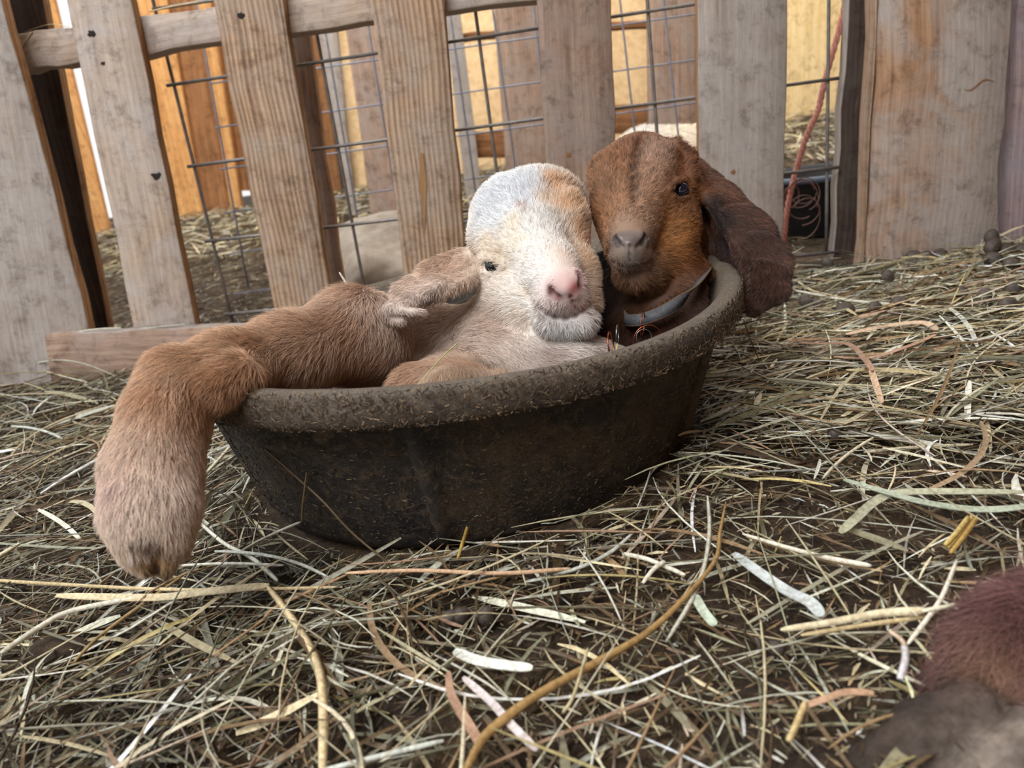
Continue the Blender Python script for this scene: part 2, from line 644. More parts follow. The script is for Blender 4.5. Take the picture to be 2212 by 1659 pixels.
fence = empty('pallet_fence', on_fence(750, 800, 0.03))
tag(fence, 'upright wooden pallet fence of spaced planks running behind the two kids', 'fence')
OFF = 0.02
TH = 0.017
E_ = M['plank_edge']
TOP = -330
vplank('plank', (-330, 0), (-150, 790), (2, 0), (190, 705), TOP, 830, 830, 0.0, TH, M['pallet_grey'], fence, edge_mat=E_, seed=1)
vplank('plank', (145, 0), (285, 690), (283, 0), (423, 690), TOP, 800, 800, OFF, TH, M['pallet'], fence, edge_mat=E_, seed=2)
vplank('plank', (462, 0), (590, 670), (610, 0), (716, 640), TOP, 820, 820, OFF, TH, M['pallet_pine'], fence, edge_mat=E_, seed=3)
vplank('plank', (800, 0), (870, 570), (956, 0), (1002, 500), TOP, 770, 770, OFF, TH, M['pallet_pine'], fence, edge_mat=E_, seed=4)
vplank('plank', (1160, 0), (1180, 370), (1322, 0), (1331, 300), TOP, 720, 720, OFF, TH, M['pallet_pink'], fence, edge_mat=E_, seed=5)
vplank('plank', (1509, 0), (1510, 330), (1702, 0), (1692, 480), TOP, 640, 640, OFF, TH, M['pallet_grey'], fence, edge_mat=E_, seed=6)
# second face of the pallet, standing further back
B2 = 0.13
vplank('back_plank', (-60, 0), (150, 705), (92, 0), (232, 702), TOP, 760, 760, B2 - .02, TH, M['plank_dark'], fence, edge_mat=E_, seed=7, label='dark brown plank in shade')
vplank('back_plank', (560, 0), (650, 560), (657, 0), (733, 560), TOP, 720, 720, B2, TH, M['pallet_pink'], fence, edge_mat=E_, seed=8)


# the rail between plank rows (a stringer lying along the fence)
def rail(p0, p1, q0, q1, off, depth, mat, parent, seed):
    """p0,p1: upper edge px left/right; q0,q1: lower edge px"""
    c = [on_fence(*q0, off), on_fence(*p0, off), on_fence(*q1, off), on_fence(*p1, off)]
    return plank('rail', c, depth, mat, parent, back_dir=(0.0, 1, 0), nseg=14, seed=seed)


def railrow(x, dy):
    # line of the bottom of the front face
    pts = [(-200, 192), (65, 157), (313, 112), (470, 84), (630, 72), (805, 46), (970, 25), (1160, 0), (1500, -45)]
    for a, b in zip(pts[:-1], pts[1:]):
        if a[0] <= x <= b[0]:
            return a[1] + (b[1] - a[1]) * (x - a[0]) / (b[0] - a[0]) + dy


for i, (xa, xb) in enumerate(((-120, 225), (235, 1200))):
    rail((xa, railrow(xa, -84)), (xb, railrow(xb, -84)), (xa, railrow(xa, 0)), (xb, railrow(xb, 0)), OFF + TH, 0.035, M['pallet'], fence, 20 + i)


def fence_disc(name, px, py, r, off, parent, mat, label=None):
    c = on_fence(px, py, off - 0.0004)
    n = 14
    V = [c + np.array([0, -0.0006, 0])]
    rs = np.random.default_rng(int(px))
    for i in range(n):
        a = 2 * math.pi * i / n
        rr = r * (1 + 0.2 * rs.normal())
        V.append(c + np.array([math.cos(a) * rr, -FB * 0, math.sin(a) * rr * 0.8]))
    T = [(0, 1 + i, 1 + (i + 1) % n) for i in range(n)]
    o = np_mesh(name, V, T, mat, parent=parent)
    if label:
        o['label'] = label
    return o


for (px, py, r) in ((197, 73, .0045), (338, 380, .0055), (521, 33, .004), (222, 137, .0025)):
    fence_disc('knot_hole', px, py, r, OFF, fence, M['hole'])
for (px, py, r) in ((1228, 335, .0035), (1584, 372, .003),):
    fence_disc('knot', px, py, r, OFF, fence, M['ply_brown'])
# split in the fourth plank
c = [(908, 330), (914, 330), (921, 395), (920, 450), (917, 512), (912, 440), (905, 400)]
V = [on_fence(x, y, OFF - 0.0012) for x, y in c]
cc = sum(V) / len(V)
V = [cc + np.array([0, 0.0006, 0])] + V
split = np_mesh('split', V, [(0, 1 + i, 1 + (i + 1) % len(c)) for i in range(len(c))], M['plank_edge'], uvs=[(0, 0)] * len(V), parent=fence)
split['label'] = 'raw orange split in the plank'

# bottom board lying along the foot of the fence
bb = plank('loose_board', [on_fence(112, 830, -.012), on_fence(96, 722, -.012), on_fence(590, 820, -.012), on_fence(575, 702, -.012)], 0.022, M['pallet_pink'], None, back_dir=(0, 1, 0), edge_mat=M['pallet_grey'], nseg=12, seed=31)
tag(bb, 'short pinkish board lying on edge along the foot of the pallet fence', 'board')

# right-hand pallet
pal = empty('wooden_pallet', on_fence(2000, 570, 0))
tag(pal, 'wide tan and grey pallet board panel at the right end of the fence', 'pallet')
vplank('plank', (1898, 0), (1867, 581), (2188, 0), (2151, 560), TOP, 600, 600, 0.0, 0.02, M['plank_orange'], pal, edge_mat=M['pallet_pine'], seed=9, rough=0.0018)
vplank('back_plank', (1836, 0), (1801, 530), (1950, 0), (1925, 540), TOP, 560, 560, 0.085, 0.022, M['plank_dark'], pal, edge_mat=M['pallet_grey'], seed=10, label='dark shaded board behind')  # shade put into the dark face colour, edge left pale
vplank('batten', (1885, 0), (1856, 578), (1897, 0), (1866, 581), TOP, 597, 597, -0.002, 0.02, M['pallet_pine'], pal, seed=13, rough=0.001, label='pale raw edge strip')
V = []
rs = np.random.default_rng(3)
npt = 9
for i in range(npt):
    t = i / (npt - 1)
    x = 2082 + 66 * t
    y = 193 - 22 * t + 6 * math.sin(t * 7)
    wd = 4.0 * math.sin(math.pi * min(max(t, .06), .94))
    V.append(on_fence(x, y - wd * .5, -0.0012))
    V.append(on_fence(x, y + wd * .5, -0.0012))
Qs = [(2 * i, 2 * i + 1, 2 * i + 3, 2 * i + 2) for i in range(npt - 1)]
o = np_mesh('gouge', V, Qs, M['ply_brown'], uvs=[(0, 0)] * len(V), parent=pal)

post = vplank('wooden_post', (2202, 0), (2168, 560), (2420, 0), (2380, 560), TOP, 600, 600, 0.012, 0.05, M['plank_purple'], None, seed=12)
tag(post, 'purple-brown wooden post cut off by the right edge of the picture', 'post')


# ---------------------------------------------------------------- wires
def tube(pts, r, sides=8, r_end=None):
    pts = np.asarray(pts, float)
    n = len(pts)
    tng = np.gradient(pts, axis=0)
    tng /= np.linalg.norm(tng, axis=1, keepdims=True) + 1e-12
    ref = np.array([0.31, 0.2, 0.93])
    u = np.cross(tng, ref)
    u /= np.linalg.norm(u, axis=1, keepdims=True) + 1e-12
    v = np.cross(tng, u)
    rr = np.linspace(r, r if r_end is None else r_end, n) if np.isscalar(r) else np.asarray(r)
    a = np.arange(sides) * 2 * math.pi / sides
    V = pts[:, None] + rr[:, None, None] * (np.cos(a)[None, :, None] * u[:, None] + np.sin(a)[None, :, None] * v[:, None])
    V = V.reshape(-1, 3)
    Q = []
    for i in range(n - 1):
        for j in range(sides):
            j2 = (j + 1) % sides
            Q.append((i * sides + j, i * sides + j2, (i + 1) * sides + j2, (i + 1) * sides + j))
    # caps as quads around the centre
    for i, rev in ((0, True), (n - 1, False)):
        for j in range(1, sides - 2, 2):
            q = (i * sides, i * sides + j, i * sides + j + 1, i * sides + j + 2)
            Q.append(q[::-1] if rev else q)
    return V, Q


WO = 0.082
wp = empty('wire_fence', on_fence(1000, 640, WO))
tag(wp, 'dark welded wire livestock panel with long meshes right behind the fence planks', 'wire panel')
VW = [((357, 110), (500, 690)), ((690, 110), (780, 600)), ((1023, 17), (1068, 380)), ((1395, 0), (1413, 285)), ((1790, 0), (1784, 515))]
HW = [((360, 185), (1506, 8)), ((405, 360), (1811, 169)), ((443, 522), (1797, 363)), ((485, 680), (1800, 545))]
for (a, b) in VW:
    p0, p1 = on_fence(*ext(a, b, -300), WO), on_fence(*ext(a, b, b[1]), WO)
    p1[2] = min(p1[2], 0.01)
    V, Q = tube([p0 + (p1 - p0) * t for t in np.linspace(0, 1, 8)], 0.0021)
    np_mesh('vertical_wire', V, Q, M['wire'], parent=wp, smooth=True)
for (a, b) in [((330, 20), (1506, -155))] + HW:
    sl = (b[1] - a[1]) / (b[0] - a[0])
    a2 = a
    b2 = (1812, a[1] + sl * (1812 - a[0]))
    p0, p1 = on_fence(*a2, WO - 0.004), on_fence(*b2, WO - 0.004)
    V, Q = tube([p0 + (p1 - p0) * t for t in np.linspace(0, 1, 12)], 0.0021)
    np_mesh('horizontal_wire', V, Q, M['wire'], parent=wp, smooth=True)

YB = 1.32
mp = empty('wire_mesh_fence', (0.0, YB, 0.02))
tag(mp, 'fine square blue-grey wire mesh panel standing behind the dark wire panel', 'wire panel')


def boff(px, py):
    return on_fence(px, py, YB - 0.905)


VB = [((440, 98), (515, 505)), ((524, 80), (600, 470)), ((610, 70), (690, 460)), ((702, 65), (769, 453)), ((795, 52), (850, 395)), ((883, 40), (935, 400)),
      ((972, 27), (1027, 412)), ((1066, 34), (1111, 347)), ((1152, 0), (1185, 340)), ((1245, 0), (1275, 300)),
      ((1339, 0), (1370, 276)), ((1434, 0), (1463, 272)), ((1528, 0), (1545, 260))]
for (a, b) in VB:
    p0, p1 = boff(*ext(a, b, -260)), boff(*ext(a, b, b[1]))
    t = (p1[2] - 0.03) / (p0[2] - p1[2])
    p1 = p1 - (p0 - p1) * t
    V, Q = tube([p0 + (p1 - p0) * t for t in np.linspace(0, 1, 6)], 0.0016, 6)
    np_mesh('vertical_wire', V, Q, M['wire_blue'], parent=mp, smooth=True)
for k, yl in enumerate((-92, 4, 101, 192, 287, 377, 465, 548)):
    y0 = yl
    x0, x1 = 445 + k * 10, 1560
    sl = -0.145 + 0.01 * k / 6
    p0, p1 = boff(x0, 178 + y0 - 0 + sl * (x0 - 445)), boff(x1, 178 + y0 + sl * (x1 - 445))
    V, Q = tube([p0 + (p1 - p0) * t for t in np.linspace(0, 1, 10)], 0.0013, 6)
    np_mesh('horizontal_wire', V, Q, M['wire_blue'], parent=mp, smooth=True)


# ---------------------------------------------------------------- background shed
def yplank(name, tl, tr, bl, br, y, thick, mat, parent, **kw):
    return plank(name, [on_y(*tl, y), on_y(*tr, y), on_y(*bl, y), on_y(*br, y)], thick, mat, parent, nseg=4, **kw)


bp_ = empty('background_pallet', on_y(1000, 470, 1.9))
tag(bp_, 'grey-brown pallet standing in the pen far behind the wire mesh', 'pallet')
for i, (l0, l1, r0, r1, mt) in enumerate((
        ((670, 0), (755, 450), (720, 0), (768, 450), 'pallet_grey'),
        ((738, 0), (800, 450), (850, 0), (905, 450), 'pallet_pink'),
        ((958, 0), (1012, 450), (992, 0), (1046, 450), 'pallet_grey'),
        ((1066, 0), (1098, 450), (1188, 0), (1215, 450), 'pallet_pink'),
        ((1398, 0), (1408, 450), (1516, 0), (1520, 450), 'pallet_pink'))):
    yplank('plank', ext(l0, l1, -250), ext(r0, r1, -250), ext(l0, l1, 465), ext(r0, r1, 465), 1.9, 0.02, M[mt], bp_, seed=40 + i)
yplank('cross_rail', (960, 95), (960, 78), (1090, 80), (1090, 62), 1.93, 0.03, M['ply_brown'], bp_, seed=51)
yplank('cross_rail', (1310, 65), (1310, 46), (1420, 60), (1420, 42), 1.93, 0.03, M['ply_brown'], bp_, seed=52)
yplank('cross_rail', (1310, 290), (1310, 228), (1420, 285), (1420, 222), 1.93, 0.03, M['ply_brown'], bp_, seed=53)
yplank('cross_rail', (1000, 345), (1000, 285), (1105, 340), (1105, 280), 1.93, 0.03, M['ply_brown'], bp_, seed=54)

wb = empty('wall_back', (0, 2.75, 0.1))
tag(wb, 'back wall of the shed clad in orange plywood and strand board', kind='structure')


def wallpanel(name, x0, x1, y, z0, z1, mat, th=0.02, skew=0.0):
    return plank(name, [(x0 + skew, y, z1), (x1 + skew, y, z1), (x0, y, z0), (x1, y, z0)], th, mat, wb, back_dir=(0, 1, 0), nseg=3, seed=int(abs(x0) * 100))


def bx(px, py=250, y=2.7):
    return on_y(px, py, y)[0]


Z0, Z1 = 0.04, 1.5


def pxpanel(name, l0, l1, r0, r1, y, mat, th=0.02, top=-300, bot=520, seed=0):
    p = [on_y(*ext(l0, l1, top), y), on_y(*ext(r0, r1, top), y), on_y(*ext(l0, l1, bot), y), on_y(*ext(r0, r1, bot), y)]
    return plank(name, p, th, mat, wb, back_dir=(0, 1, 0), nseg=3, seed=60 + seed)


pxpanel('plywood_sheet', (-500, 150), (-300, 500), (153, 150), (236, 500), 2.60, M['ply_orange'], seed=1, bot=600)
pxpanel('plywood_sheet', (200, 150), (290, 500), (385, 150), (440, 470), 2.68, M['ply_orange'], seed=2)
pxpanel('stud', (385, 150), (440, 470), (450, 150), (505, 470), 2.70, M['ply_brown'], 0.04, seed=3)
pxpanel('stud', (448, 150), (500, 470), (475, 150), (524, 470), 2.68, M['ply_orange'], 0.04, seed=4)
pxpanel('plywood_sheet', (472, 150), (519, 412), (715, 150), (745, 412), 2.72, M['ply_brown'], seed=5, bot=412)
pxpanel('plywood_sheet', (519, 452), (530, 520), (745, 452), (750, 520), 2.72, M['ply_brown'], seed=6, top=455, bot=520)
pxpanel('plywood_sheet', (560, 410), (565, 460), (745, 410), (750, 460), 2.73, M['ply_brown'], seed=7, top=408, bot=460)
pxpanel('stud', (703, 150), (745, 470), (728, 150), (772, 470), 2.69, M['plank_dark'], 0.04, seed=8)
pxpanel('plywood_sheet', (715, 150), (745, 412), (1480, 150), (1480, 412), 2.74, M['osb'], seed=9)
pxpanel('plywood_sheet', (1480, 150), (1480, 412), (1640, 150), (1640, 412), 2.74, M['osb'], seed=10)
pxpanel('plywood_sheet', (1640, 150), (1640, 412), (2300, 150), (2300, 412), 2.74, M['ply_yellow'], seed=11)


def shell(name, V, Q, mat, label):
    o = np_mesh(name, V, Q, mat, uvs=[(p[0], p[1]) for p in V])
    return tag(o, label, kind='structure')


def slab(x0, x1, y0, y1, z0, z1):
    V = [(x, y, z) for x in (x0, x1) for y in (y0, y1) for z in (z0, z1)]
    Q = [(0, 1, 3, 2), (4, 6, 7, 5), (0, 4, 5, 1), (2, 3, 7, 6), (0, 2, 6, 4), (1, 5, 7, 3)]
    return V, Q


shell('shade_ceiling', *slab(-0.75, 3.2, -2.0, 1.75, 1.95, 2.0), M['ply_brown'], 'unseen wooden roof added above the pen to dim the sky light')  # unseen roof added to cut the ambient sky light
shell('shade_wall_right', *slab(3.2, 3.25, -2.0, 3.0, 0.0, 2.0), M['ply_brown'], 'unseen wooden wall added at the right to dim the sky light')  # unseen side wall, added to block sky light
shell('shade_wall_front', *slab(-0.6, 3.2, -2.05, -2.0, 0.0, 2.0), M['ply_brown'], 'unseen wooden wall added behind the viewer to dim the sky light')  # unseen wall behind the camera, added to lower the ambient light


# ---------------------------------------------------------------- implicit surfaces
def smin(a, b, k):
    h = np.clip(0.5 + 0.5 * (b - a) / k, 0, 1)
    return b * (1 - h) + a * h - k * h * (1 - h)


class Sdf:
    def __init__(s):
        s.add = []
        s.sub = []

    def cap(s, a, b, ra, rb, k=0.012, col=(150, 120, 100), L=0.009, flow=None):
        s.add.append(dict(t='cap', a=np.array(a), b=np.array(b), ra=ra, rb=rb, k=k, col=lin(col), L=L,
                          flow=np.array(flow) if flow is not None else (np.array(b) - np.array(a))))
        return s

    def flat(s, a, b, wa, wb_, th, nrm, k=0.006, col=(150, 120, 100), L=0.005, flow=None):
        a, b, nrm = np.array(a), np.array(b), np.array(nrm, float)
        ax = (b - a) / np.linalg.norm(b - a)
        nrm = nrm - ax * (nrm @ ax)
        nrm /= np.linalg.norm(nrm)
        s.add.append(dict(t='flat', a=a, b=b, ra=wa, rb=wb_, th=th, n=nrm, w=np.cross(ax, nrm), k=k, col=lin(col), L=L,
                          flow=np.array(flow) if flow is not None else (b - a)))
        return s

    def carve(s, a, b, ra, rb, k=0.003):
        s.sub.append(dict(t='cap', a=np.array(a), b=np.array(b), ra=ra, rb=rb, k=k))
        return s

    @staticmethod
    def dist(p, P):
        d = p['b'] - p['a']
        q = P - p['a']
        t = np.clip((q @ d) / max(d @ d, 1e-9), 0, 1)
        q = q - t[..., None] * d
        r = p['ra'] + (p['rb'] - p['ra']) * t
        if p['t'] == 'cap':
            return np.sqrt((q * q).sum(-1)) - r
        v = q @ p['n']
        rest = np.sqrt(np.maximum((q * q).sum(-1) - v * v, 0))
        # thin slab with rounded border
        e = np.maximum(rest - (r - p['th']), 0)
        return np.sqrt(e * e + v * v) - p['th']

    def val(s, P):
        D = np.full(P.shape[:-1], 0.05)
        for p in s.add:
            D = smin(D, s.dist(p, P), p['k'])
        return D

    def hit(s, px, py, off=0.0, z0=0.30):
        d, r = z0, ray(px, py)
        nr = np.linalg.norm(r)
        o = np.array([0, 0, H])
        best = (1e9, d)
        for _ in range(160):
            v = float(s.val((o + r * d)[None])[0])
            if v < best[0]:
                best = (v, d)
            if v < 1e-4:
                break
            d += max(v, 4e-4) / nr * 0.8
            if d > 0.62:
                d = best[1]          # a grazing ray: the nearest point of it
                break
        return o + r * (d + off)

    def bounds(s, pad=0.012):
        lo = np.min([np.minimum(p['a'] - max(p['ra'], p['rb']), p['b'] - max(p['ra'], p['rb'])) for p in s.add], 0) - pad
        hi = np.max([np.maximum(p['a'] + max(p['ra'], p['rb']), p['b'] + max(p['ra'], p['rb'])) for p in s.add], 0) + pad
        return lo, hi

    def field(s, h, clip=None):
        lo, hi = s.bounds()
        if clip is not None:
            lo = np.maximum(lo, clip[0])
            hi = np.minimum(hi, clip[1])
        n = np.ceil((hi - lo) / h).astype(int) + 1
        D = np.full(n, 0.05, np.float32)
        ax = [lo[i] + np.arange(n[i]) * h for i in range(3)]

        def box(p, pad):
            R = max(p['ra'], p['rb']) + pad
            l = np.minimum(p['a'], p['b']) - R
            u = np.maximum(p['a'], p['b']) + R
            i0 = np.clip(np.floor((l - lo) / h).astype(int), 0, n)
            i1 = np.clip(np.ceil((u - lo) / h).astype(int) + 1, 0, n)
            sl = tuple(slice(i0[i], i1[i]) for i in range(3))
            g = np.stack(np.meshgrid(*[ax[i][sl[i]] for i in range(3)], indexing='ij'), -1)
            return sl, g
        for p in s.add:
            sl, g = box(p, 0.03)
            if g.size == 0:
                continue
            D[sl] = smin(D[sl], s.dist(p, g), p['k'])
        for p in s.sub:
            sl, g = box(p, 0.01)
            if g.size == 0:
                continue
            D[sl] = -smin(-D[sl], s.dist(p, g), p['k'])
        # closed at the clip box
        D[0], D[-1], D[:, 0], D[:, -1], D[:, :, 0], D[:, :, -1] = (np.maximum(D[0], h), np.maximum(D[-1], h), np.maximum(D[:, 0], h),
                                                                    np.maximum(D[:, -1], h), np.maximum(D[:, :, 0], h), np.maximum(D[:, :, -1], h))
        return D, lo

    def props(s, V, k=0.006):
        ds = np.stack([s.dist(p, V) for p in s.add], 0)
        wgt = np.exp(-(ds - ds.min(0)) / k)
        wgt /= wgt.sum(0)
        col = np.tensordot(wgt.T, np.stack([p['col'] for p in s.add]), 1)
        ln = wgt.T @ np.array([p['L'] for p in s.add])
        fl = []
        for p in s.add:
            f = p['flow']
            if f.shape == (4,):          # radial flow away from a point (x,y,z,flag)
                v = V - f[:3]
                v = v / (np.linalg.norm(v, axis=1, keepdims=True) + 1e-9)
            else:
                v = np.broadcast_to(f / (np.linalg.norm(f) + 1e-9), V.shape)
            fl.append(v)
        flow = (wgt[:, :, None] * np.stack(fl)).sum(0)
        return col, ln, flow


def surface_nets(D, lo, h):
    n = D.shape
    S = D < 0
    c = [(0, 0, 0), (1, 0, 0), (0, 1, 0), (1, 1, 0), (0, 0, 1), (1, 0, 1), (0, 1, 1), (1, 1, 1)]
    cnt = sum(S[o[0]:n[0] - 1 + o[0], o[1]:n[1] - 1 + o[1], o[2]:n[2] - 1 + o[2]].astype(np.int8) for o in c)
    mask = (cnt > 0) & (cnt < 8)
    ci = np.argwhere(mask)
    idx = np.full(mask.shape, -1, np.int32)
    idx[mask] = np.arange(len(ci))
    acc = np.zeros((len(ci), 3))
    num = np.zeros(len(ci))
    for a in range(8):
        for ax in range(3):
            if c[a][ax] == 0:
                b = list(c[a])
                b[ax] = 1
                pa = ci + c[a]
                pb = ci + b
                fa = D[pa[:, 0], pa[:, 1], pa[:, 2]]
                fb = D[pb[:, 0], pb[:, 1], pb[:, 2]]
                x = (fa < 0) != (fb < 0)
                t = fa[x] / (fa[x] - fb[x])
                acc[x] += pa[x] + t[:, None] * (pb[x] - pa[x])
                num[x] += 1
    V = acc / num[:, None] * h + lo
    quads = []
    for ax in range(3):
        o = [0, 0, 0]
        o[ax] = 1
        A = S[:n[0] - o[0], :n[1] - o[1], :n[2] - o[2]]
        Bm = S[o[0]:, o[1]:, o[2]:]
        e = np.argwhere(A != Bm)
        u, v = [(1, 2), (2, 0), (0, 1)][ax]
        e = e[(e[:, u] > 0) & (e[:, v] > 0) & (e[:, u] < n[u] - 1) & (e[:, v] < n[v] - 1)]
        du = np.zeros(3, int)
        du[u] = 1
        dv = np.zeros(3, int)
        dv[v] = 1
        g = lambda p: idx[p[:, 0], p[:, 1], p[:, 2]]
        q = np.stack([g(e - du - dv), g(e - dv), g(e), g(e - du)], 1)
        fl = ~A[e[:, 0], e[:, 1], e[:, 2]]
        q[fl] = q[fl][:, ::-1]
        quads.append(q)
    Q = np.concatenate(quads)
    return V, Q[(Q >= 0).all(1)]


def vnormals(V, Q):
    fn = np.cross(V[Q[:, 2]] - V[Q[:, 0]], V[Q[:, 3]] - V[Q[:, 1]])
    N_ = np.zeros_like(V)
    for j in range(4):
        np.add.at(N_, Q[:, j], fn)
    return N_ / (np.linalg.norm(N_, axis=1, keepdims=True) + 1e-12), fn


def paint(V, col, spots):
    """gaussian patches of coat colour and painted shade: (centre, radius, colour, strength)"""
    wv = 1 + 0.35 * wob(V, 140, 4)
    for (cpt, r, cc, stg) in spots:
        d2 = ((V - np.asarray(cpt)) ** 2).sum(1) / (r * r) * wv ** 2
        a = (stg * np.exp(-d2 ** 1.5))[:, None]
        col = col * (1 - a) + lin(cc) * a
    return col


def grow_fur(name, V, Q, Nn, fn, col, ln, flow, count, parent, lift=0.38, rad=0.0001, keep=None, jit=0.10, seed=0, clump=0.2, dark=1.0, tonev=0.2):
    rs = np.random.default_rng(seed)
    area_ = np.linalg.norm(fn, axis=1) * (ln[Q].mean(1) > 0.0008)
    if keep is not None:
        area_ = area_ * keep(V[Q].mean(1))
    pr = area_ / area_.sum()
    f = rs.choice(len(Q), count, p=pr)
    a, b = rs.random(count), rs.random(count)
    w4 = np.stack([(1 - a) * (1 - b), a * (1 - b), a * b, (1 - a) * b], 1)

    def itp(A):
        return (A[Q[f]] * w4[..., None]).sum(1) if A.ndim == 2 else (A[Q[f]] * w4).sum(1)
    P, Nm, C, Ln, Fl = itp(V), itp(Nn), itp(col), itp(ln), itp(flow)
    Nm /= np.linalg.norm(Nm, axis=1, keepdims=True)
    # swirl the flow with low-frequency noise
    wv = np.stack([wob(P, 70, 10), wob(P, 70, 11), wob(P, 70, 12)], 1) * 0.35
    wv2 = np.stack([wob(P, 420, 13), wob(P, 420, 14), wob(P, 420, 15)], 1) * clump
    Fl = Fl / (np.linalg.norm(Fl, axis=1, keepdims=True) + 1e-9) + wv + wv2 + rs.normal(size=P.shape) * jit
    Fl -= Nm * (Fl * Nm).sum(1, keepdims=True)
    Fl /= np.linalg.norm(Fl, axis=1, keepdims=True) + 1e-9
    Ln = Ln * rs.uniform(0.6, 1.15, count)
    K = 5
    s = np.linspace(0, 1, K)[None, :, None]
    # locks: hairs lean towards the middle of their lock and share its tone
    ce = rs.uniform(0.0010, 0.0012)
    q = P - Fl * (0.55 * (P * Fl).sum(1, keepdims=True))
    cell = np.floor(P / 0.0016 + 0.35 * np.stack([wob(P, 500, 21), wob(P, 500, 22), wob(P, 500, 23)], 1)).astype(np.int64)
    hsh = (cell[:, 0] * 73856093) ^ (cell[:, 1] * 19349663) ^ (cell[:, 2] * 83492791)
    uq, inv = np.unique(hsh, return_inverse=True)
    cen = np.zeros((len(uq), 3))
    np.add.at(cen, inv, P)
    cen /= np.bincount(inv)[:, None]
    tone = rs.normal(size=len(uq))[inv]
    kick = rs.normal(size=(len(uq), 3))[inv]
    pull = (cen[inv] - P)
    Fl = Fl + kick * 0.16
    Fl -= Nm * (Fl * Nm).sum(1, keepdims=True)
    Fl /= np.linalg.norm(Fl, axis=1, keepdims=True) + 1e-9
    lf = (lift * rs.uniform(0.6, 1.4, count))[:, None, None]
    side = np.cross(Nm, Fl)[:, None] * (rs.normal(size=count) * 0.12)[:, None, None]
    pts = P[:, None] - Nm[:, None] * 0.0006 + Ln[:, None, None] * (Fl[:, None] * (s * (0.75 + 0.25 * s)) + Nm[:, None] * lf * (s - 0.45 * s * s) * 1.4 + side * s * s) + pull[:, None] * (0.75 * s ** 1.5)
    cv = bpy.data.hair_curves.new(name)
    cv.add_curves([K] * count)
    org = np.array([V[:, 0].mean(), V[:, 1].mean(), V[:, 2].min()])
    cv.points.foreach_set('position', (pts - org).astype(np.float32).ravel())
    rr = np.broadcast_to(np.array([1.0, 0.95, 0.8, 0.55, 0.15]) * rad, (count, K)) * rs.uniform(0.7, 1.3, (count, 1))
    cv.points.foreach_set('radius', rr.astype(np.float32).ravel())
    at_ = cv.attributes.new('col', 'FLOAT_COLOR', 'CURVE')
    sh = rs.normal(1.0, 0.12, (count, 1)) * np.clip(1 + tonev * tone[:, None], .35, 1.8) * (1 + 0.22 * wob(P - Fl * 0.7 * (P * Fl).sum(1, keepdims=True), 900, 16))[:, None]
    c4 = np.ones((count, 4), np.float32)
    c4[:, :3] = np.clip(C * sh * dark, 0.004, 0.97)
    at_.data.foreach_set('color', c4.ravel())
    cv.materials.append(M['fur'])
    o = bpy.data.objects.new(name, cv)
    COL.objects.link(o)
    o.location = org
    if parent is not None:
        o.parent = parent
        bpy.context.view_layer.update()
        o.matrix_parent_inverse = parent.matrix_world.inverted()
    o['kind'] = 'stuff'
    return o


def sphere(name, c, r, mat, parent, seg=24, scale=(1, 1, 1), nrm_noise=0.0, seed=0, rot=None):
    th = np.linspace(0, math.pi, seg // 2 + 1)
    ph = np.arange(seg) * 2 * math.pi / seg
    TH_, PH = np.meshgrid(th, ph, indexing='ij')
    U = np.stack([np.sin(TH_) * np.cos(PH), np.sin(TH_) * np.sin(PH), np.cos(TH_)], -1).reshape(-1, 3)
    R = r * (1 + nrm_noise * wob(U, 2.5, seed))[:, None]
    Vv = U * R * np.array(scale)
    if rot is not None:
        Vv = Vv @ np.asarray(rot).T
    Vv = Vv + np.asarray(c)
    n = seg
    Qv = [(i * n + j, (i + 1) * n + j, (i + 1) * n + (j + 1) % n, i * n + (j + 1) % n) for i in range(seg // 2) for j in range(n)]
    return np_mesh(name, Vv, Qv, mat, parent=parent, smooth=True)


def R_(px, d):
    return px * d / F


# ================================================================ the pan
PX, PY, PZ = -0.0316, 0.5179, H - 0.1034
RIM = 0.19


def rim_r(t):
    d = (np.asarray(t) - 3.45 + math.pi) % (2 * math.pi) - math.pi
    return 1 + 0.0096 * np.cos(2 * t) + 0.0116 * np.sin(2 * t) - 0.06 * np.exp(-(d / 0.5) ** 2)


def rim_z(t):
    return -0.0004 * np.cos(2 * t) + 0.0059 * np.sin(2 * t)


PROF = [(0.0, -0.004), (0.10, -0.004), (0.138, -0.004), (0.1455, 0.0), (0.1485, 0.006), (0.158, 0.040), (0.168, 0.072), (0.1735, 0.0905), (0.1765, 0.0925), (0.184, 0.0925), (0.1868, 0.0935),
        (0.1885, 0.097), (0.1895, 0.104), (0.189, 0.1095), (0.187, 0.1125), (0.183, 0.1135), (0.1785, 0.1125), (0.1755, 0.109), (0.173, 0.103), (0.168, 0.090), (0.158, 0.055),
        (0.147, 0.016), (0.142, 0.008), (0.135, 0.005), (0.10, 0.004), (0.0, 0.004)]


def pan_point(r, z, t):
    z = z * 0.91 + 0.0102
    k = np.clip(z / 0.1135, 0, 1)
    rr = r * (1 + (rim_r(t) - 1) * k)
    # moulded vertical ribs on the outside wall
    return rr, z + rim_z(t) * k


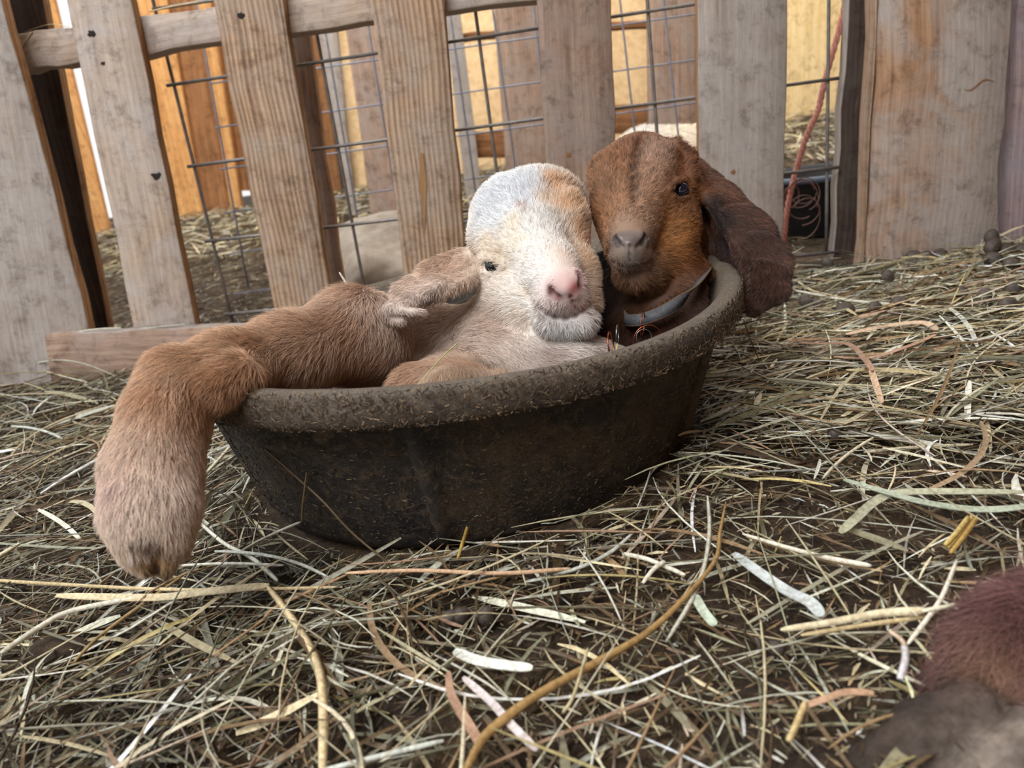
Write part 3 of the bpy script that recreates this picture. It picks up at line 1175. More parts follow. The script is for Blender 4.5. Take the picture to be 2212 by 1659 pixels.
NS = 300
tt = np.arange(NS) * 2 * math.pi / NS
Vp = []
for i, (r, z) in enumerate(PROF):
    rr, zz = pan_point(r, z, tt)
    if 4 <= i <= 7:
        for ta in (4.60, 5.78, 3.45, 2.1, 0.9, 0.1):
            dd = (tt - ta + math.pi) % (2 * math.pi) - math.pi
            rr = rr + 0.0050 * np.exp(-(dd / 0.026) ** 4)
    x = PX + rr * np.cos(tt)
    y = PY + rr * np.sin(tt)
    P = np.stack([x, y, np.broadcast_to(zz, x.shape)], -1)
    if r > 0.1:
        w_ = 0.0006 * wob(P, 260, 20) + 0.0010 * wob(P, 90, 21)
        P[:, 0] += w_ * np.cos(tt)
        P[:, 1] += w_ * np.sin(tt)
        P[:, 2] += 0.6 * w_ * (z > 0.02)
    Vp.append(P)
Vp = np.array(Vp).reshape(-1, 3)
PAN_Z = 0.0
Vp[:, 2] += PAN_Z + (PZ - 0.1135)
Qp = [(i * NS + (j + 1) % NS, i * NS + j, (i + 1) * NS + j, (i + 1) * NS + (j + 1) % NS)[::-1] for i in range(len(PROF) - 1) for j in range(NS)]
pan = np_mesh('feed_pan', Vp, np.array(Qp)[:, ::-1], M['pan'], smooth=True)
tag(pan, 'low black rubber feed pan caked with mud, holding two goat kids', 'feed pan')
DZ = PZ - 0.1135


def pan_surf(t, s):
    """outer wall (s 0..1 up the wall), s in 1..2 the rim band"""
    if s <= 1:
        r = 0.1485 + (0.1735 - 0.1485) * s
        z = 0.006 + (0.0905 - 0.006) * s
    else:
        r = 0.188
        z = 0.094 + 0.016 * (s - 1)
    rr, zz = pan_point(r, z, t)
    return np.array([PX + rr * math.cos(t), PY + rr * math.sin(t), zz + DZ])


# ---------------------------------------------------------------- ribbons (hay)
def ribbons(Cn, W, side, ncol, tube_=False):
    """Cn (N,S,3) centre lines, W (N,S) half widths, side (N,S,3) unit side vectors, ncol (N,3)"""
    Nn_, S_ = Cn.shape[:2]
    tng = np.gradient(Cn, axis=1)
    tng /= np.linalg.norm(tng, axis=2, keepdims=True) + 1e-12
    side = side - tng * (side * tng).sum(2, keepdims=True)
    side /= np.linalg.norm(side, axis=2, keepdims=True) + 1e-12
    upv = np.cross(side, tng)
    if tube_:
        prof = [(-1, 0), (0, 1), (1, 0), (0, -1)]
    else:
        prof = [(-1, 0.0), (0, 0.22), (1, 0.0)]
    k = len(prof)
    Vv = np.stack([Cn + side * (W * a)[..., None] + upv * (W * b)[..., None] for a, b in prof], 2)  # N,S,k,3
    base = (np.arange(Nn_) * S_ * k)[:, None, None]
    i = (np.arange(S_ - 1) * k)[None, :, None]
    js = np.arange(k if tube_ else k - 1)[None, None, :]
    j2 = (js + 1) % k
    Qv = np.stack([base + i + js, base + i + j2, base + i + k + j2, base + i + k + js], -1).reshape(-1, 4)
    cc = np.repeat(ncol, S_ * k, 0)
    return Vv.reshape(-1, 3), Qv, cc


PAL = lin(np.array([(214, 210, 192), (218, 206, 176), (206, 208, 196), (202, 188, 156), (164, 158, 134), (124, 118, 94), (160, 134, 104),
                    (168, 138, 118), (110, 90, 68), (238, 236, 230), (190, 176, 126), (82, 66, 48), (210, 192, 178), (148, 148, 126)]))
PW = np.array([.14, .10, .14, .09, .10, .07, .10, .03, .09, .07, .015, .07, .03, .07])
PW /= PW.sum()


def scatter(n, box, Lr, Wr, zr, rs, tilt=0.12, curve=0.28, S_=5, tube_=False, excl=True, dens=None, ang=None, palw=None):
    x = rs.uniform(box[0], box[1], n)
    y = rs.uniform(box[2], box[3], n)
    L_ = np.exp(rs.uniform(math.log(Lr[0]), math.log(Lr[1]), n))
    th = rs.uniform(0, 2 * math.pi, n) if ang is None else rs.normal(ang[0], ang[1], n)
    if dens is not None:
        kk = rs.random(n) < dens(x, y)
        x, y, L_, th = x[kk], y[kk], L_[kk], th[kk]
        n = len(x)
    s = np.linspace(-0.5, 0.5, S_)
    cv = rs.normal(size=n) * curve
    a = th[:, None] + cv[:, None] * s[None]
    dx, dy = np.cos(a), np.sin(a)
    step = L_[:, None] / (S_ - 1)
    X = x[:, None] + np.cumsum(dx * step, 1) - L_[:, None] * 0.5 * np.cos(th)[:, None]
    Y = y[:, None] + np.cumsum(dy * step, 1) - L_[:, None] * 0.5 * np.sin(th)[:, None]
    zb = rs.uniform(zr[0], zr[1], n) ** 1.0
    tl = rs.normal(size=n) * tilt
    Z = ground(X, Y) + zb[:, None] + np.abs(tl)[:, None] * L_[:, None] * (0.5 + np.sign(tl)[:, None] * s[None]) + (np.abs(rs.normal(size=n)) * 0.10 * L_)[:, None] * (0.25 - s[None] ** 2)
    Cn = np.stack([X, Y, Z], -1)
    if excl:
        d = np.hypot(X - PX, Y - PY)
        ok = (d > 0.146 + 0.25 * np.clip(Z, 0, 0.1) + 0.002).all(1)
        # keep the strands on this side or the far side of the fence boards
        fy = 0.905 + FB * X
        ok &= ((Y < fy - 0.016) | (Y > fy + 0.11)).all(1) | (rs.random(n) < 0.08)
        Cn, L_, zb = Cn[ok], L_[ok], zb[ok]
        n = len(Cn)
    Wd = rs.uniform(Wr[0], Wr[1], n) ** 1.0
    taper = 1 - 0.65 * np.abs(np.linspace(-1, 1, S_)) ** 3
    Wm = Wd[:, None] * taper[None]
    roll = rs.normal(size=(n, 1)) * 0.6 + rs.normal(size=(n, 1)) * 0.8 * np.linspace(-.5, .5, S_)[None]
    tn = np.gradient(Cn, axis=1)
    hz = np.stack([-tn[..., 1], tn[..., 0], np.zeros_like(tn[..., 0])], -1)
    hz /= np.linalg.norm(hz, axis=2, keepdims=True) + 1e-12
    side = hz * np.cos(roll)[..., None] + np.array([0, 0, 1.0]) * np.sin(roll)[..., None]
    pw = PW if palw is None else palw
    col = PAL[rs.choice(len(PAL), n, p=pw)] * rs.uniform(0.4, 1.12, (n, 1)) * np.array([[.90, .87, .78]])
    pt = np.stack([Cn[:, 0, 0], Cn[:, 0, 1], np.zeros(n)], 1)
    col = col * np.clip(1 + 0.45 * wob(pt, 18, 31) + 0.3 * wob(pt, 55, 32), .35, 1.5)[:, None]
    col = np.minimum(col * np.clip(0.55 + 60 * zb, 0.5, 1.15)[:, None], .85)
    return ribbons(Cn, Wm, side, col, tube_)


def join(parts):
    Vs, Qs, Cs = [], [], []
    o = 0
    for v, q, c in parts:
        Vs.append(v)
        Qs.append(q + o)
        Cs.append(c)
        o += len(v)
    return np.concatenate(Vs), np.concatenate(Qs), np.concatenate(Cs)


rs = np.random.default_rng(5)


def near_dens(x, y):
    bare = 0.5 + 0.5 * np.clip(1.6 * wob(np.stack([x, y, x * 0], -1), 22, 30), -1, 1)
    # the trampled patch right of the pan is thinner
    patch = np.exp(-(((x - 0.13) / 0.11) ** 2 + ((y - 0.33) / 0.09) ** 2))
    fan = (np.abs(x) < 0.12 + 0.82 * y)
    return np.clip((0.45 + 0.55 * bare) * (1 - 0.75 * patch), 0.06, 1) * fan


PWD = PW * np.array([.4, .4, .5, .5, 1, 1.4, 1.4, 1, 3, .2, .6, 4, .5, 1])
PWD /= PWD.sum()
chaff = join([
    scatter(90000, (-0.85, 0.75, 0.14, 0.98), (0.003, 0.014), (0.0002, 0.0008), (0.0, 0.009), rs, tilt=0.25, S_=3, palw=PWD, dens=lambda x, y: (np.abs(x) < 0.12 + 0.82 * y) * 1.0),
])
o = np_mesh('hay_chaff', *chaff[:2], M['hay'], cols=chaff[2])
tag(o, 'fine brown hay chaff and crumbs covering the dirt floor', 'chaff', kind='stuff')
hay = join([
    scatter(16000, (-0.85, 0.75, 0.14, 0.98), (0.012, 0.06), (0.0004, 0.0011), (0.001, 0.008), rs, tilt=0.10, palw=PWD, dens=near_dens),
    scatter(17000, (-0.85, 0.75, 0.14, 0.98), (0.012, 0.07), (0.0003, 0.0010), (0.003, 0.012), rs, tilt=0.12, dens=near_dens),
    scatter(8000, (-0.85, 0.75, 0.14, 0.98), (0.03, 0.12), (0.0003, 0.0007), (0.004, 0.014), rs, tilt=0.12, curve=0.45, S_=6, tube_=True, dens=near_dens),
    scatter(1300, (-0.85, 0.75, 0.14, 0.98), (0.03, 0.10), (0.0012, 0.0024), (0.006, 0.014), rs, tilt=0.10, S_=6, dens=near_dens),
    scatter(4500, (0.12, 0.72, 0.42, 0.88), (0.03, 0.10), (0.0005, 0.0015), (0.004, 0.014), rs, tilt=0.10, ang=(0.15, 0.5)),
])
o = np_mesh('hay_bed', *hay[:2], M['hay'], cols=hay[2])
tag(o, 'loose pale green and straw coloured hay strewn around the feed pan', 'hay', kind='stuff')
PWY = PW * np.array([1, 3, .8, 3, .8, .8, 1.5, 1, 1.5, 1, 4, 1, 1, 1])
PWY /= PWY.sum()
far = join([
    scatter(26000, (-1.4, 1.0, 0.98, 1.75), (0.01, 0.04), (0.0003, 0.0009), (0.0, 0.006), rs, tilt=0.10, palw=PWD),
    scatter(12000, (-1.9, 1.6, 1.7, 2.52), (0.02, 0.10), (0.0006, 0.002), (0.0, 0.02), rs, tilt=0.15, palw=PWY),
])
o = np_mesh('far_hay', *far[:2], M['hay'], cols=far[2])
tag(o, 'yellow hay and bedding covering the pen beyond the fence', 'hay', kind='stuff')


# crusted chaff stuck on the pan wall
n = 14000
tA = rs.uniform(3.0, 6.4, n)
sA = np.where(rs.random(n) < 0.62, rs.uniform(0.02, 1.0, n), rs.uniform(1.0, 2.3, n))
Cn = np.zeros((n, 3, 3))
ang = rs.uniform(0, math.pi, n)
LL = np.exp(rs.uniform(math.log(0.0007), math.log(0.0032), n)) * np.where(rs.random(n) < .03, 2.2, 1)
for i in range(n):
    for j, u in enumerate((-0.5, 0, 0.5)):
        t_ = tA[i] + math.cos(ang[i]) * LL[i] * u / 0.17
        s_ = sA[i] + math.sin(ang[i]) * LL[i] * u / (0.09 if sA[i] < 1 else 0.016) 
        s_ = min(max(s_, 0.0), 1.0) if sA[i] < 1 else min(max(s_, 1.0), 2.4)
        p = pan_surf(t_, s_)
        rad = np.array([math.cos(t_), math.sin(t_), 0])
        Cn[i, j] = p + rad * (0.0012 if sA[i] < 1 else 0.0022)
tn = Cn[:, 2] - Cn[:, 0]
radv = np.stack([np.cos(tA), np.sin(tA), np.zeros(n)], 1)
sd = np.cross(tn, radv)
sd = np.repeat(sd[:, None] / (np.linalg.norm(sd, axis=1)[:, None, None] + 1e-9), 3, 1)
pc = lin(np.array([(70, 56, 42), (56, 45, 36), (96, 78, 58), (44, 37, 32), (124, 104, 78)]))[rs.choice(5, n, p=[.3, .3, .15, .2, .05])]
pc = np.where((sA > 1)[:, None], pc * 1.7, pc)
v_, q_, c_ = ribbons(Cn, np.broadcast_to(rs.uniform(0.00012, 0.0003, (n, 1)), (n, 3)), sd, pc, True)
o = np_mesh('stuck_chaff', v_, q_, M['hay'], cols=c_, parent=pan)
o['kind'] = 'stuff'
o['label'] = 'dried mud and chopped hay stuck to the pan wall'

# ================================================================ the pale kid
WHT = (220, 216, 210)
LEG = (206, 184, 164)
FUR = 0.0026
HV = 0.0010


def wr(px, d):
    return px * d / F - FUR


def ring(name, c, r, thick, nrm, mat, parent, sq=1.0):
    nrm = np.asarray(nrm, float)
    nrm /= np.linalg.norm(nrm)
    u = np.cross(nrm, [0.1, 0.2, 0.97])
    u /= np.linalg.norm(u)
    v = np.cross(nrm, u)
    n, k = 40, 8
    Vv = []
    for i in range(n):
        a = 2 * math.pi * i / n
        d = math.cos(a) * u + sq * math.sin(a) * v
        for j in range(k):
            b = 2 * math.pi * j / k
            Vv.append(np.asarray(c) + d * r + (d * math.cos(b) + nrm * math.sin(b)) * thick)
    Qv = [(i * k + j, i * k + (j + 1) % k, ((i + 1) % n) * k + (j + 1) % k, ((i + 1) % n) * k + j) for i in range(n) for j in range(k)]
    return np_mesh(name, Vv, Qv, mat, parent=parent, smooth=True)


def in_pan(D, lo, h, pxmin, ear=False):
    """keep the body inside the pan wall below the rim"""
    n = D.shape
    kz = int(max(0, min(n[2], (0.108 - lo[2]) / h)))
    if kz <= 0:
        return D
    X = (lo[0] + np.arange(n[0]) * h)[:, None, None]
    Y = (lo[1] + np.arange(n[1]) * h)[None, :, None]
    Z = (lo[2] + np.arange(kz) * h)[None, None, :]
    rin = 0.144 + 0.024 * np.clip(Z / 0.105, 0, 1)
    out = np.hypot(X - PX, Y - PY) - rin
    zc = X * XW[2] + Y * YW[2] + (Z - H) * NW[2]
    xc = X * XW[0] + Y * YW[0] + (Z - H) * NW[0]
    pxg = CX + F * xc / zc
    reg = pxg > pxmin
    if ear:
        reg = ~((pxg > 1572) & (zc < 0.520) & (Z > 0.077))
    D[:, :, :kz] = np.where(reg, np.maximum(D[:, :, :kz], out), D[:, :, :kz])
    return D


def bare(V, ln, zones):
    for cpt, r in zones:
        d = np.linalg.norm(V - np.asarray(cpt), axis=1)
        ln = ln * np.clip((d - r * 0.75) / (r * 0.6), 0, 1)
    return ln


def clear_ball(V, wet, zones):
    for cpt, r in zones:
        d = np.linalg.norm(V - np.asarray(cpt), axis=1)
        wet = np.maximum(wet, np.clip((r - d) / (r * 0.4), 0, 1))
    return wet


pale = empty('goat_kid', at(1000, 860, .50))
tag(pale, 'pale tan goat kid with a white face and pink nose, foreleg over the pan rim', 'goat')
g = Sdf()
nose = at(1226, 606, .425)
nf = np.append(nose, 1.0)
BT = (208, 186, 168)
# torso, chest, back
g.cap(at(860, 800, .55), at(1160, 800, .535), wr(150, .55), wr(140, .535), 0.02, BT, 0.010, flow=c2w([-1, .25, 0]))
g.cap(at(1050, 800, .50), at(1230, 800, .475), wr(118, .50), wr(80, .475), 0.02, (214, 196, 182), 0.010, flow=c2w([.75, .6, 0]))
g.cap(at(1180, 770, .49), at(1330, 800, .475), wr(62, .49), wr(56, .475), 0.02, (196, 176, 164), 0.010, flow=c2w([.8, .5, 0]))
g.cap(at(900, 850, .46), at(1010, 860, .44), wr(70, .46), wr(60, .44), 0.02, (180, 140, 112), 0.009, flow=c2w([-.8, .6, 0]))
g.cap(at(985, 848, .47), at(985, 862, .43), wr(78, .47), wr(56, .43), 0.02, (190, 162, 138), 0.009, flow=c2w([-.3, -.9, 0]))
g.cap(at(960, 862, .42), at(1080, 842, .418), wr(52, .42), wr(40, .418), 0.014, (184, 156, 132), 0.009, flow=c2w([-.3, -.9, 0]))
# shoulder and foreleg
g.cap(at(850, 760, .53), at(765, 720, .485), wr(112, .53), wr(92, .485), 0.02, (204, 176, 154), 0.012, flow=c2w([-.5, .8, 0]))
g.cap(at(765, 724, .48), at(620, 766, .435), wr(94, .48), wr(82, .435), 0.018, (202, 172, 148), 0.014, flow=c2w([-.6, .75, 0]))
g.cap(at(620, 766, .435), at(490, 796, .395), wr(82, .435), wr(78, .395), 0.012, (194, 160, 130), 0.010, flow=c2w([-.8, .5, 0]))
g.cap(at(462, 840, .366), at(520, 806, .376), wr(58, .366), wr(54, .376), 0.008, (176, 138, 106), 0.009, flow=c2w([-.6, .8, 0]))
g.cap(at(490, 796, .395), at(388, 828, .375), wr(76, .395), wr(80, .375), 0.012, (190, 154, 122), 0.009, flow=c2w([-.7, .7, 0]))
g.cap(at(377, 824, .375), at(362, 900, .362), wr(78, .375), wr(92, .362), 0.008, (194, 158, 126), 0.008, flow=c2w([-.1, 1, 0]))
g.cap(at(360, 900, .362), at(332, 1010, .350), wr(92, .362), wr(101, .350), 0.010, (204, 174, 148), 0.008, flow=c2w([-.1, 1, 0]))
g.cap(at(330, 1010, .350), at(325, 1090, .341), wr(101, .350), wr(100, .341), 0.010, (222, 202, 186), 0.008, flow=c2w([0, 1, 0]))
g.cap(at(327, 1105, .340), at(332, 1156, .335), wr(98, .340), wr(90, .335), 0.010, (224, 206, 190), 0.010, flow=c2w([0, 1, .2]))
# cloven hoof
HO = (150, 118, 76)
g.cap(at(300, 1180, .329), at(316, 1222, .326), wr(48, .329), wr(34, .326), 0.004, HO, 0.0018, flow=c2w([0, 1, 0]))
g.cap(at(362, 1178, .331), at(354, 1224, .328), wr(50, .331), wr(36, .328), 0.004, HO, 0.0018, flow=c2w([0, 1, 0]))
# neck
g.cap(at(1130, 640, .53), at(1100, 780, .52), wr(100, .53), wr(116, .52), 0.018, (200, 172, 148), 0.009, flow=c2w([-.3, 1, 0]))
# skull
g.cap(at(1126, 482, .525), at(1150, 470, .525), wr(119, .525), wr(112, .525), 0.012, WHT, 0.0078, flow=nf)
g.cap(at(1186, 452, .53), at(1200, 480, .525), wr(90, .53), wr(80, .525), 0.010, (224, 200, 172), 0.0078, flow=nf)
g.cap(at(1058, 515, .51), at(1078, 545, .495), wr(54, .51), wr(44, .495), 0.010, (230, 214, 194), 0.006, flow=nf)
g.cap(at(1226, 440, .50), at(1238, 462, .50), wr(40, .50), wr(38, .50), 0.008, (204, 164, 124), 0.006, flow=nf)
# bridge, muzzle
g.cap(at(1150, 520, .492), at(1192, 585, .465), wr(82, .492), wr(62, .465), 0.016, WHT, 0.0055, flow=nf)
g.cap(at(1192, 585, .465), at(1218, 622, .448), wr(62, .465), wr(57, .448), 0.012, (234, 218, 206), 0.004, flow=nf)
g.cap(at(1222, 520, .505), at(1244, 590, .492), wr(58, .505), wr(50, .492), 0.012, (224, 196, 166), 0.006, flow=nf)
g.cap(at(1246, 590, .490), at(1258, 655, .482), wr(50, .490), wr(50, .482), 0.012, (228, 206, 182), 0.006, flow=nf)
g.cap(at(1188, 652, .453), at(1246, 648, .451), wr(38, .453), wr(36, .451), 0.009, (232, 220, 212), 0.0045, flow=nf)
# cheeks and jaw
g.cap(at(1096, 600, .505), at(1130, 662, .495), wr(62, .505), wr(70, .495), 0.012, (234, 224, 212), 0.0075, flow=nf)
g.cap(at(1120, 650, .50), at(1195, 682, .472), wr(70, .50), wr(54, .472), 0.014, (232, 224, 214), 0.008, flow=nf)
g.cap(at(1194, 690, .461), at(1256, 690, .458), wr(46, .461), wr(44, .458), 0.005, (238, 234, 228), 0.008, flow=nf)
# ear hanging to the left, tip curled
EC = (198, 168, 146)
g.flat(at(1028, 558, .525), at(968, 590, .500), R_(44, .525), R_(60, .50), .0026, c2w([-.15, -.45, -.9]), 0.008, (196, 166, 142), 0.007, flow=c2w([-.6, .8, 0]))
g.flat(at(968, 590, .500), at(910, 626, .478), R_(60, .50), R_(60, .478), .0024, c2w([-.3, -.4, -.85]), 0.005, (212, 188, 168), 0.007, flow=c2w([-.6, .8, 0]))
g.flat(at(910, 626, .478), at(874, 650, .462), R_(56, .478), R_(42, .462), .0024, c2w([-.5, -.2, -.85]), 0.005, (216, 200, 188), 0.006, flow=c2w([-.4, .9, 0]))
g.flat(at(856, 668, .460), at(900, 674, .446), R_(24, .460), R_(18, .446), .0018, c2w([.15, -.98, -.12]), 0.003, (206, 188, 176), 0.003, flow=c2w([.7, .5, 0]))
g.flat(at(846, 674, .464), at(866, 690, .456), R_(18, .46), R_(15, .45), .0018, c2w([-.3, -.2, -.9]), 0.003, (140, 112, 96), 0.002, flow=c2w([.4, .8, 0]))
g.cap(at(1004, 572, .505), at(985, 596, .500), wr(28, .505), wr(22, .500), 0.006, (196, 160, 134), 0.008, flow=c2w([-.6, .8, 0]))
S = g.hit
# relief laid on the surface: muzzle fold, lids, nose pad
fold = [(1166, 612), (1178, 588), (1200, 568), (1228, 558), (1252, 562)]
fp = [S(x, y, .0015) for x, y in fold]
eyep = S(1064, 574)
lidu = [S(x, y, .0010) for x, y in ((1040, 560), (1058, 558), (1076, 563), (1092, 572))]
lidl = [S(x, y, .0012) for x, y in ((1048, 588), (1064, 594), (1084, 588))]
n0 = [S(1203, 616, .0035), S(1243, 600, .0035), S(1226, 622, .0028), S(1236, 636, .003)]
mouth_px = [(1163, 664), (1180, 676), (1200, 684), (1222, 687), (1242, 681), (1258, 670), (1274, 654)]
mouth = [S(x, y, .0002) for x, y in mouth_px]
lipl = [S(x, y + 13, .0016) for x, y in mouth_px[1:-1]]
hoofs = [S(296, 1215), S(350, 1220), S(330, 1235)]
for a, b_ in zip(lidu[:-1], lidu[1:]):
    g.cap(a, b_, .0026, .0026, .002, (222, 204, 182), .0035, flow=nf)
for a, b_ in zip(lidl[:-1], lidl[1:]):
    g.cap(a, b_, .0018, .0018, .002, (224, 208, 194), .003, flow=nf)
NP = (206, 172, 164)
g.cap(n0[0], n0[1], .0048, .0044, .004, NP, 0.0022, flow=nf)
g.cap(n0[2], n0[3], .0052, .0034, .003, (204, 134, 132), 0.0, flow=nf)
# carving
nl = [S(1189, 624, .0002), S(1193, 636, .0003), S(1206, 641, .0004)]
nr_ = [S(1251, 588, .0002), S(1257, 602, .0003), S(1252, 616, .0005)]
for tr in (nl, nr_):
    g.carve(tr[0], tr[1], .0015, .0022, .001)
    g.carve(tr[1], tr[2], .0022, .0012, .001)
mth = [S(x, y, .0001) for x, y in mouth_px]
for a, b_ in zip(mth[:-1], mth[1:]):
    g.carve(a, b_, .0017, .0017, .0015)
ph = [S(x, y, .0) for x, y in ((1233, 640), (1238, 652), (1243, 664))]
for a, b_ in zip(ph[:-1], ph[1:]):
    g.carve(a, b_, .0009, .0009, .001)
g.carve(S(1054, 573, .001), S(1074, 578, .001), .0030, .0026, .0015)
g.carve(S(332, 1200, -.001), S(338, 1250, .002), .0014, .0024, .003)
D, lo = g.field(HV, clip=(np.array([-9, -9, 0.012]), np.array([9, 9, 9])))
D = in_pan(D, lo, HV, 560)
V, Q = surface_nets(D, lo, HV)
Nn, fn = vnormals(V, Q)
col, ln, flow = g.props(V)


def px_spots(S, lst, z=.47):
    return [(S(x, y), r * z / F, c, a) for (x, y, r, c, a) in lst]


spots = px_spots(S, [(918, 655, 22, (92, 72, 60), .8), (945, 645, 20, (110, 86, 70), .7), (885, 640, 14, (120, 98, 84), .6)], .47) + px_spots(S, [
    (1070, 430, 70, (214, 214, 216), .9), (1120, 400, 60, (214, 214, 216), .9), (1060, 480, 50, (214, 213, 212), .7), (1160, 385, 30, (214, 213, 212), .6),
    (1190, 388, 20, (214, 172, 130), .8), (1202, 408, 24, (206, 160, 116), .75), (1180, 432, 20, (218, 184, 148), .55), (1228, 400, 20, (214, 176, 140), .7), (1215, 445, 26, (206, 162, 120), .6),
    (1238, 440, 24, (206, 164, 124), .75), (1248, 490, 24, (196, 150, 110), .7), (1226, 520, 24, (224, 192, 158), .45),
    (1110, 480, 24, (226, 208, 180), .55), (1120, 520, 34, (230, 214, 188), .5), (1050, 520, 24, (208, 186, 156), .6), (1075, 545, 24, (214, 194, 166), .5), (1018, 470, 14, (222, 190, 150), .7), (1020, 560, 20, (222, 204, 184), .4),
    (1264, 560, 34, (214, 178, 142), .65), (1262, 520, 24, (196, 150, 112), .65), (1220, 555, 26, (226, 200, 176), .5), (1180, 570, 26, (236, 226, 214), .5),
    (1140, 630, 24, (224, 204, 172), .45), (1150, 600, 40, (240, 236, 230), .5), (1278, 640, 22, (206, 176, 150), .6), (1200, 655, 24, (226, 206, 198), .5), (1250, 655, 20, (220, 190, 180), .55),
    (1262, 480, 9, (60, 38, 30), .9), (1254, 472, 8, (80, 52, 40), .8), (1130, 445, 9, (168, 128, 112), .8), (1136, 458, 6, (110, 76, 70), .7), (1215, 715, 34, (242, 242, 240), .6), (1130, 690, 36, (222, 202, 182), .5),
], .48) + px_spots(S, [
    (1010, 812, 46, (128, 100, 76), .8), (1060, 800, 36, (122, 96, 74), .7), (950, 836, 34, (170, 140, 112), .6), (880, 800, 50, (190, 156, 126), .5), (1060, 700, 60, (170, 134, 110), .5), (960, 680, 60, (164, 130, 108), .5),
    (1180, 760, 40, (156, 128, 114), .6), (1280, 790, 40, (150, 122, 110), .6),
], .43) + px_spots(S, [
    (440, 855, 60, (150, 104, 68), .75), (400, 905, 50, (156, 110, 76), .6), (330, 850, 50, (184, 136, 98), .5), (520, 800, 50, (168, 122, 88), .5), (745, 700, 70, (170, 128, 98), .55), (790, 790, 60, (166, 126, 98), .6),
    (640, 820, 60, (166, 128, 104), .5), (240, 1040, 50, (212, 182, 168), .6), (395, 960, 50, (176, 142, 116), .5),
    (246, 1052, 10, (120, 90, 92), .8),
    (285, 1162, 14, (92, 66, 48), .85), (306, 1166, 16, (84, 60, 42), .9), (328, 1172, 15, (84, 60, 42), .9), (345, 1180, 12, (110, 82, 58), .7), (282, 1190, 13, (226, 212, 202), .85), (308, 1186, 12, (214, 196, 184), .8), (325, 1212, 26, (142, 106, 58), .85), (300, 1212, 20, (128, 94, 54), .8), (335, 1240, 24, (58, 40, 26), .95), (352, 1215, 20, (150, 116, 76), .7),
], .36)
col = paint(V, col, spots + [(m_, .0022, (112, 76, 70), .85) for m_ in mth] + [(p_, .0014, (130, 78, 76), .7) for p_ in ph])
nz = [S(1203, 632), S(1222, 628), S(1246, 612), S(1232, 634)]
nzz = list(zip(nz, (.0034, .0036, .0034, .0034)))
ez = S(1064, 576)
ln = bare(V, ln, nzz + [(ez, .0030), (S(1056, 574), .0022), (S(1072, 577), .0022)] + [(m_, .0017) for m_ in mth] + [(p_, .0012) for p_ in ph])
skin = paint(V, col, [(p_, .0016, (110, 60, 56), .85) for p_ in mth] + [(p_, .0014, (140, 74, 74), .85) for p_ in ph] + [(ez, .0040, (50, 34, 30), .9)] +
             [(p_, .0026, (104, 40, 42), .95) for p_ in nl] + [(p_, .0026, (110, 40, 44), .95) for p_ in nr_] + [(S(1240, 622), .0035, (200, 84, 90), .6), (S(1262, 668), .003, (170, 84, 86), .7)])
wet = clear_ball(V, np.zeros(len(V)), nzz)
body = np_mesh('body', V, Q, M['skin'], cols=np.concatenate([skin * 0.9, wet[:, None]], 1), parent=pale, smooth=True)
DPAN = lambda C: ((np.hypot(C[:, 0] - PX, C[:, 1] - PY) > 0.16) | (C[:, 2] > 0.075)).astype(float)
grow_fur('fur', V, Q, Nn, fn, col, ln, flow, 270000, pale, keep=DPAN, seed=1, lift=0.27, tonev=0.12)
rdir = ray(1064, 574)
sphere('eye', eyep + rdir / np.linalg.norm(rdir) * .0050, .0050, M['eye'], pale)
cl = ring('collar_ring', at(1320, 748, .448), .0085, .0005, c2w([.93, -.1, -.3]), M['copper'], pale)
cl['label'] = 'copper ring under the chin'
cl = ring('collar_link', at(1334, 722, .452), .0052, .0006, c2w([.95, 0, -.25]), M['steel'], pale)
cl['label'] = 'steel link under the chin'

# ================================================================ the brown kid
brown = empty('goat_kid', at(1450, 800, .54))
tag(brown, 'reddish-brown goat kid with long drooping ear and grey collar, right in the pan', 'goat')
b = Sdf()
nose2 = at(1360, 520, .45)
nf = np.append(nose2, 1.0)
NK = (56, 29, 18)  # neck darkened to carry the shadow under the chin
b.cap(at(1440, 620, .540), at(1445, 760, .505), wr(104, .540), wr(112, .505), 0.02, NK, 0.008, flow=c2w([0, 1, 0]))
b.cap(at(1484, 640, .515), at(1490, 760, .495), wr(72, .515), wr(80, .495), 0.02, NK, 0.008, flow=c2w([.1, 1, 0]))
b.cap(at(1400, 800, .59), at(1240, 760, .64), wr(130, .59), wr(120, .64), 0.02, (76, 40, 26), 0.009, flow=c2w([-1, .3, 0]))
b.cap(at(1322, 600, .575), at(1345, 740, .55), wr(64, .575), wr(84, .55), 0.02, (40, 22, 15), 0.008, flow=c2w([0, 1, 0]))
b.cap(at(1350, 740, .51), at(1400, 790, .51), wr(60, .51), wr(80, .51), 0.02, (56, 28, 18), 0.008, flow=c2w([0, 1, 0]))
# skull
b.cap(at(1385, 392, .545), at(1400, 397, .545), wr(108, .545), wr(106, .545), 0.012, (148, 106, 80), 0.0055, flow=nf)
b.cap(at(1324, 378, .532), at(1328, 410, .525), wr(62, .532), wr(60, .525), 0.007, (158, 112, 78), 0.0055, flow=nf)
b.cap(at(1452, 352, .535), at(1476, 388, .528), wr(50, .535), wr(38, .528), 0.007, (138, 90, 62), 0.0055, flow=nf)
b.cap(at(1415, 345, .520), at(1408, 420, .512), wr(46, .520), wr(52, .512), 0.010, (160, 120, 96), 0.0055, flow=nf)
b.cap(at(1458, 440, .53), at(1455, 480, .525), wr(58, .53), wr(62, .525), 0.010, (160, 108, 66), 0.0055, flow=nf)
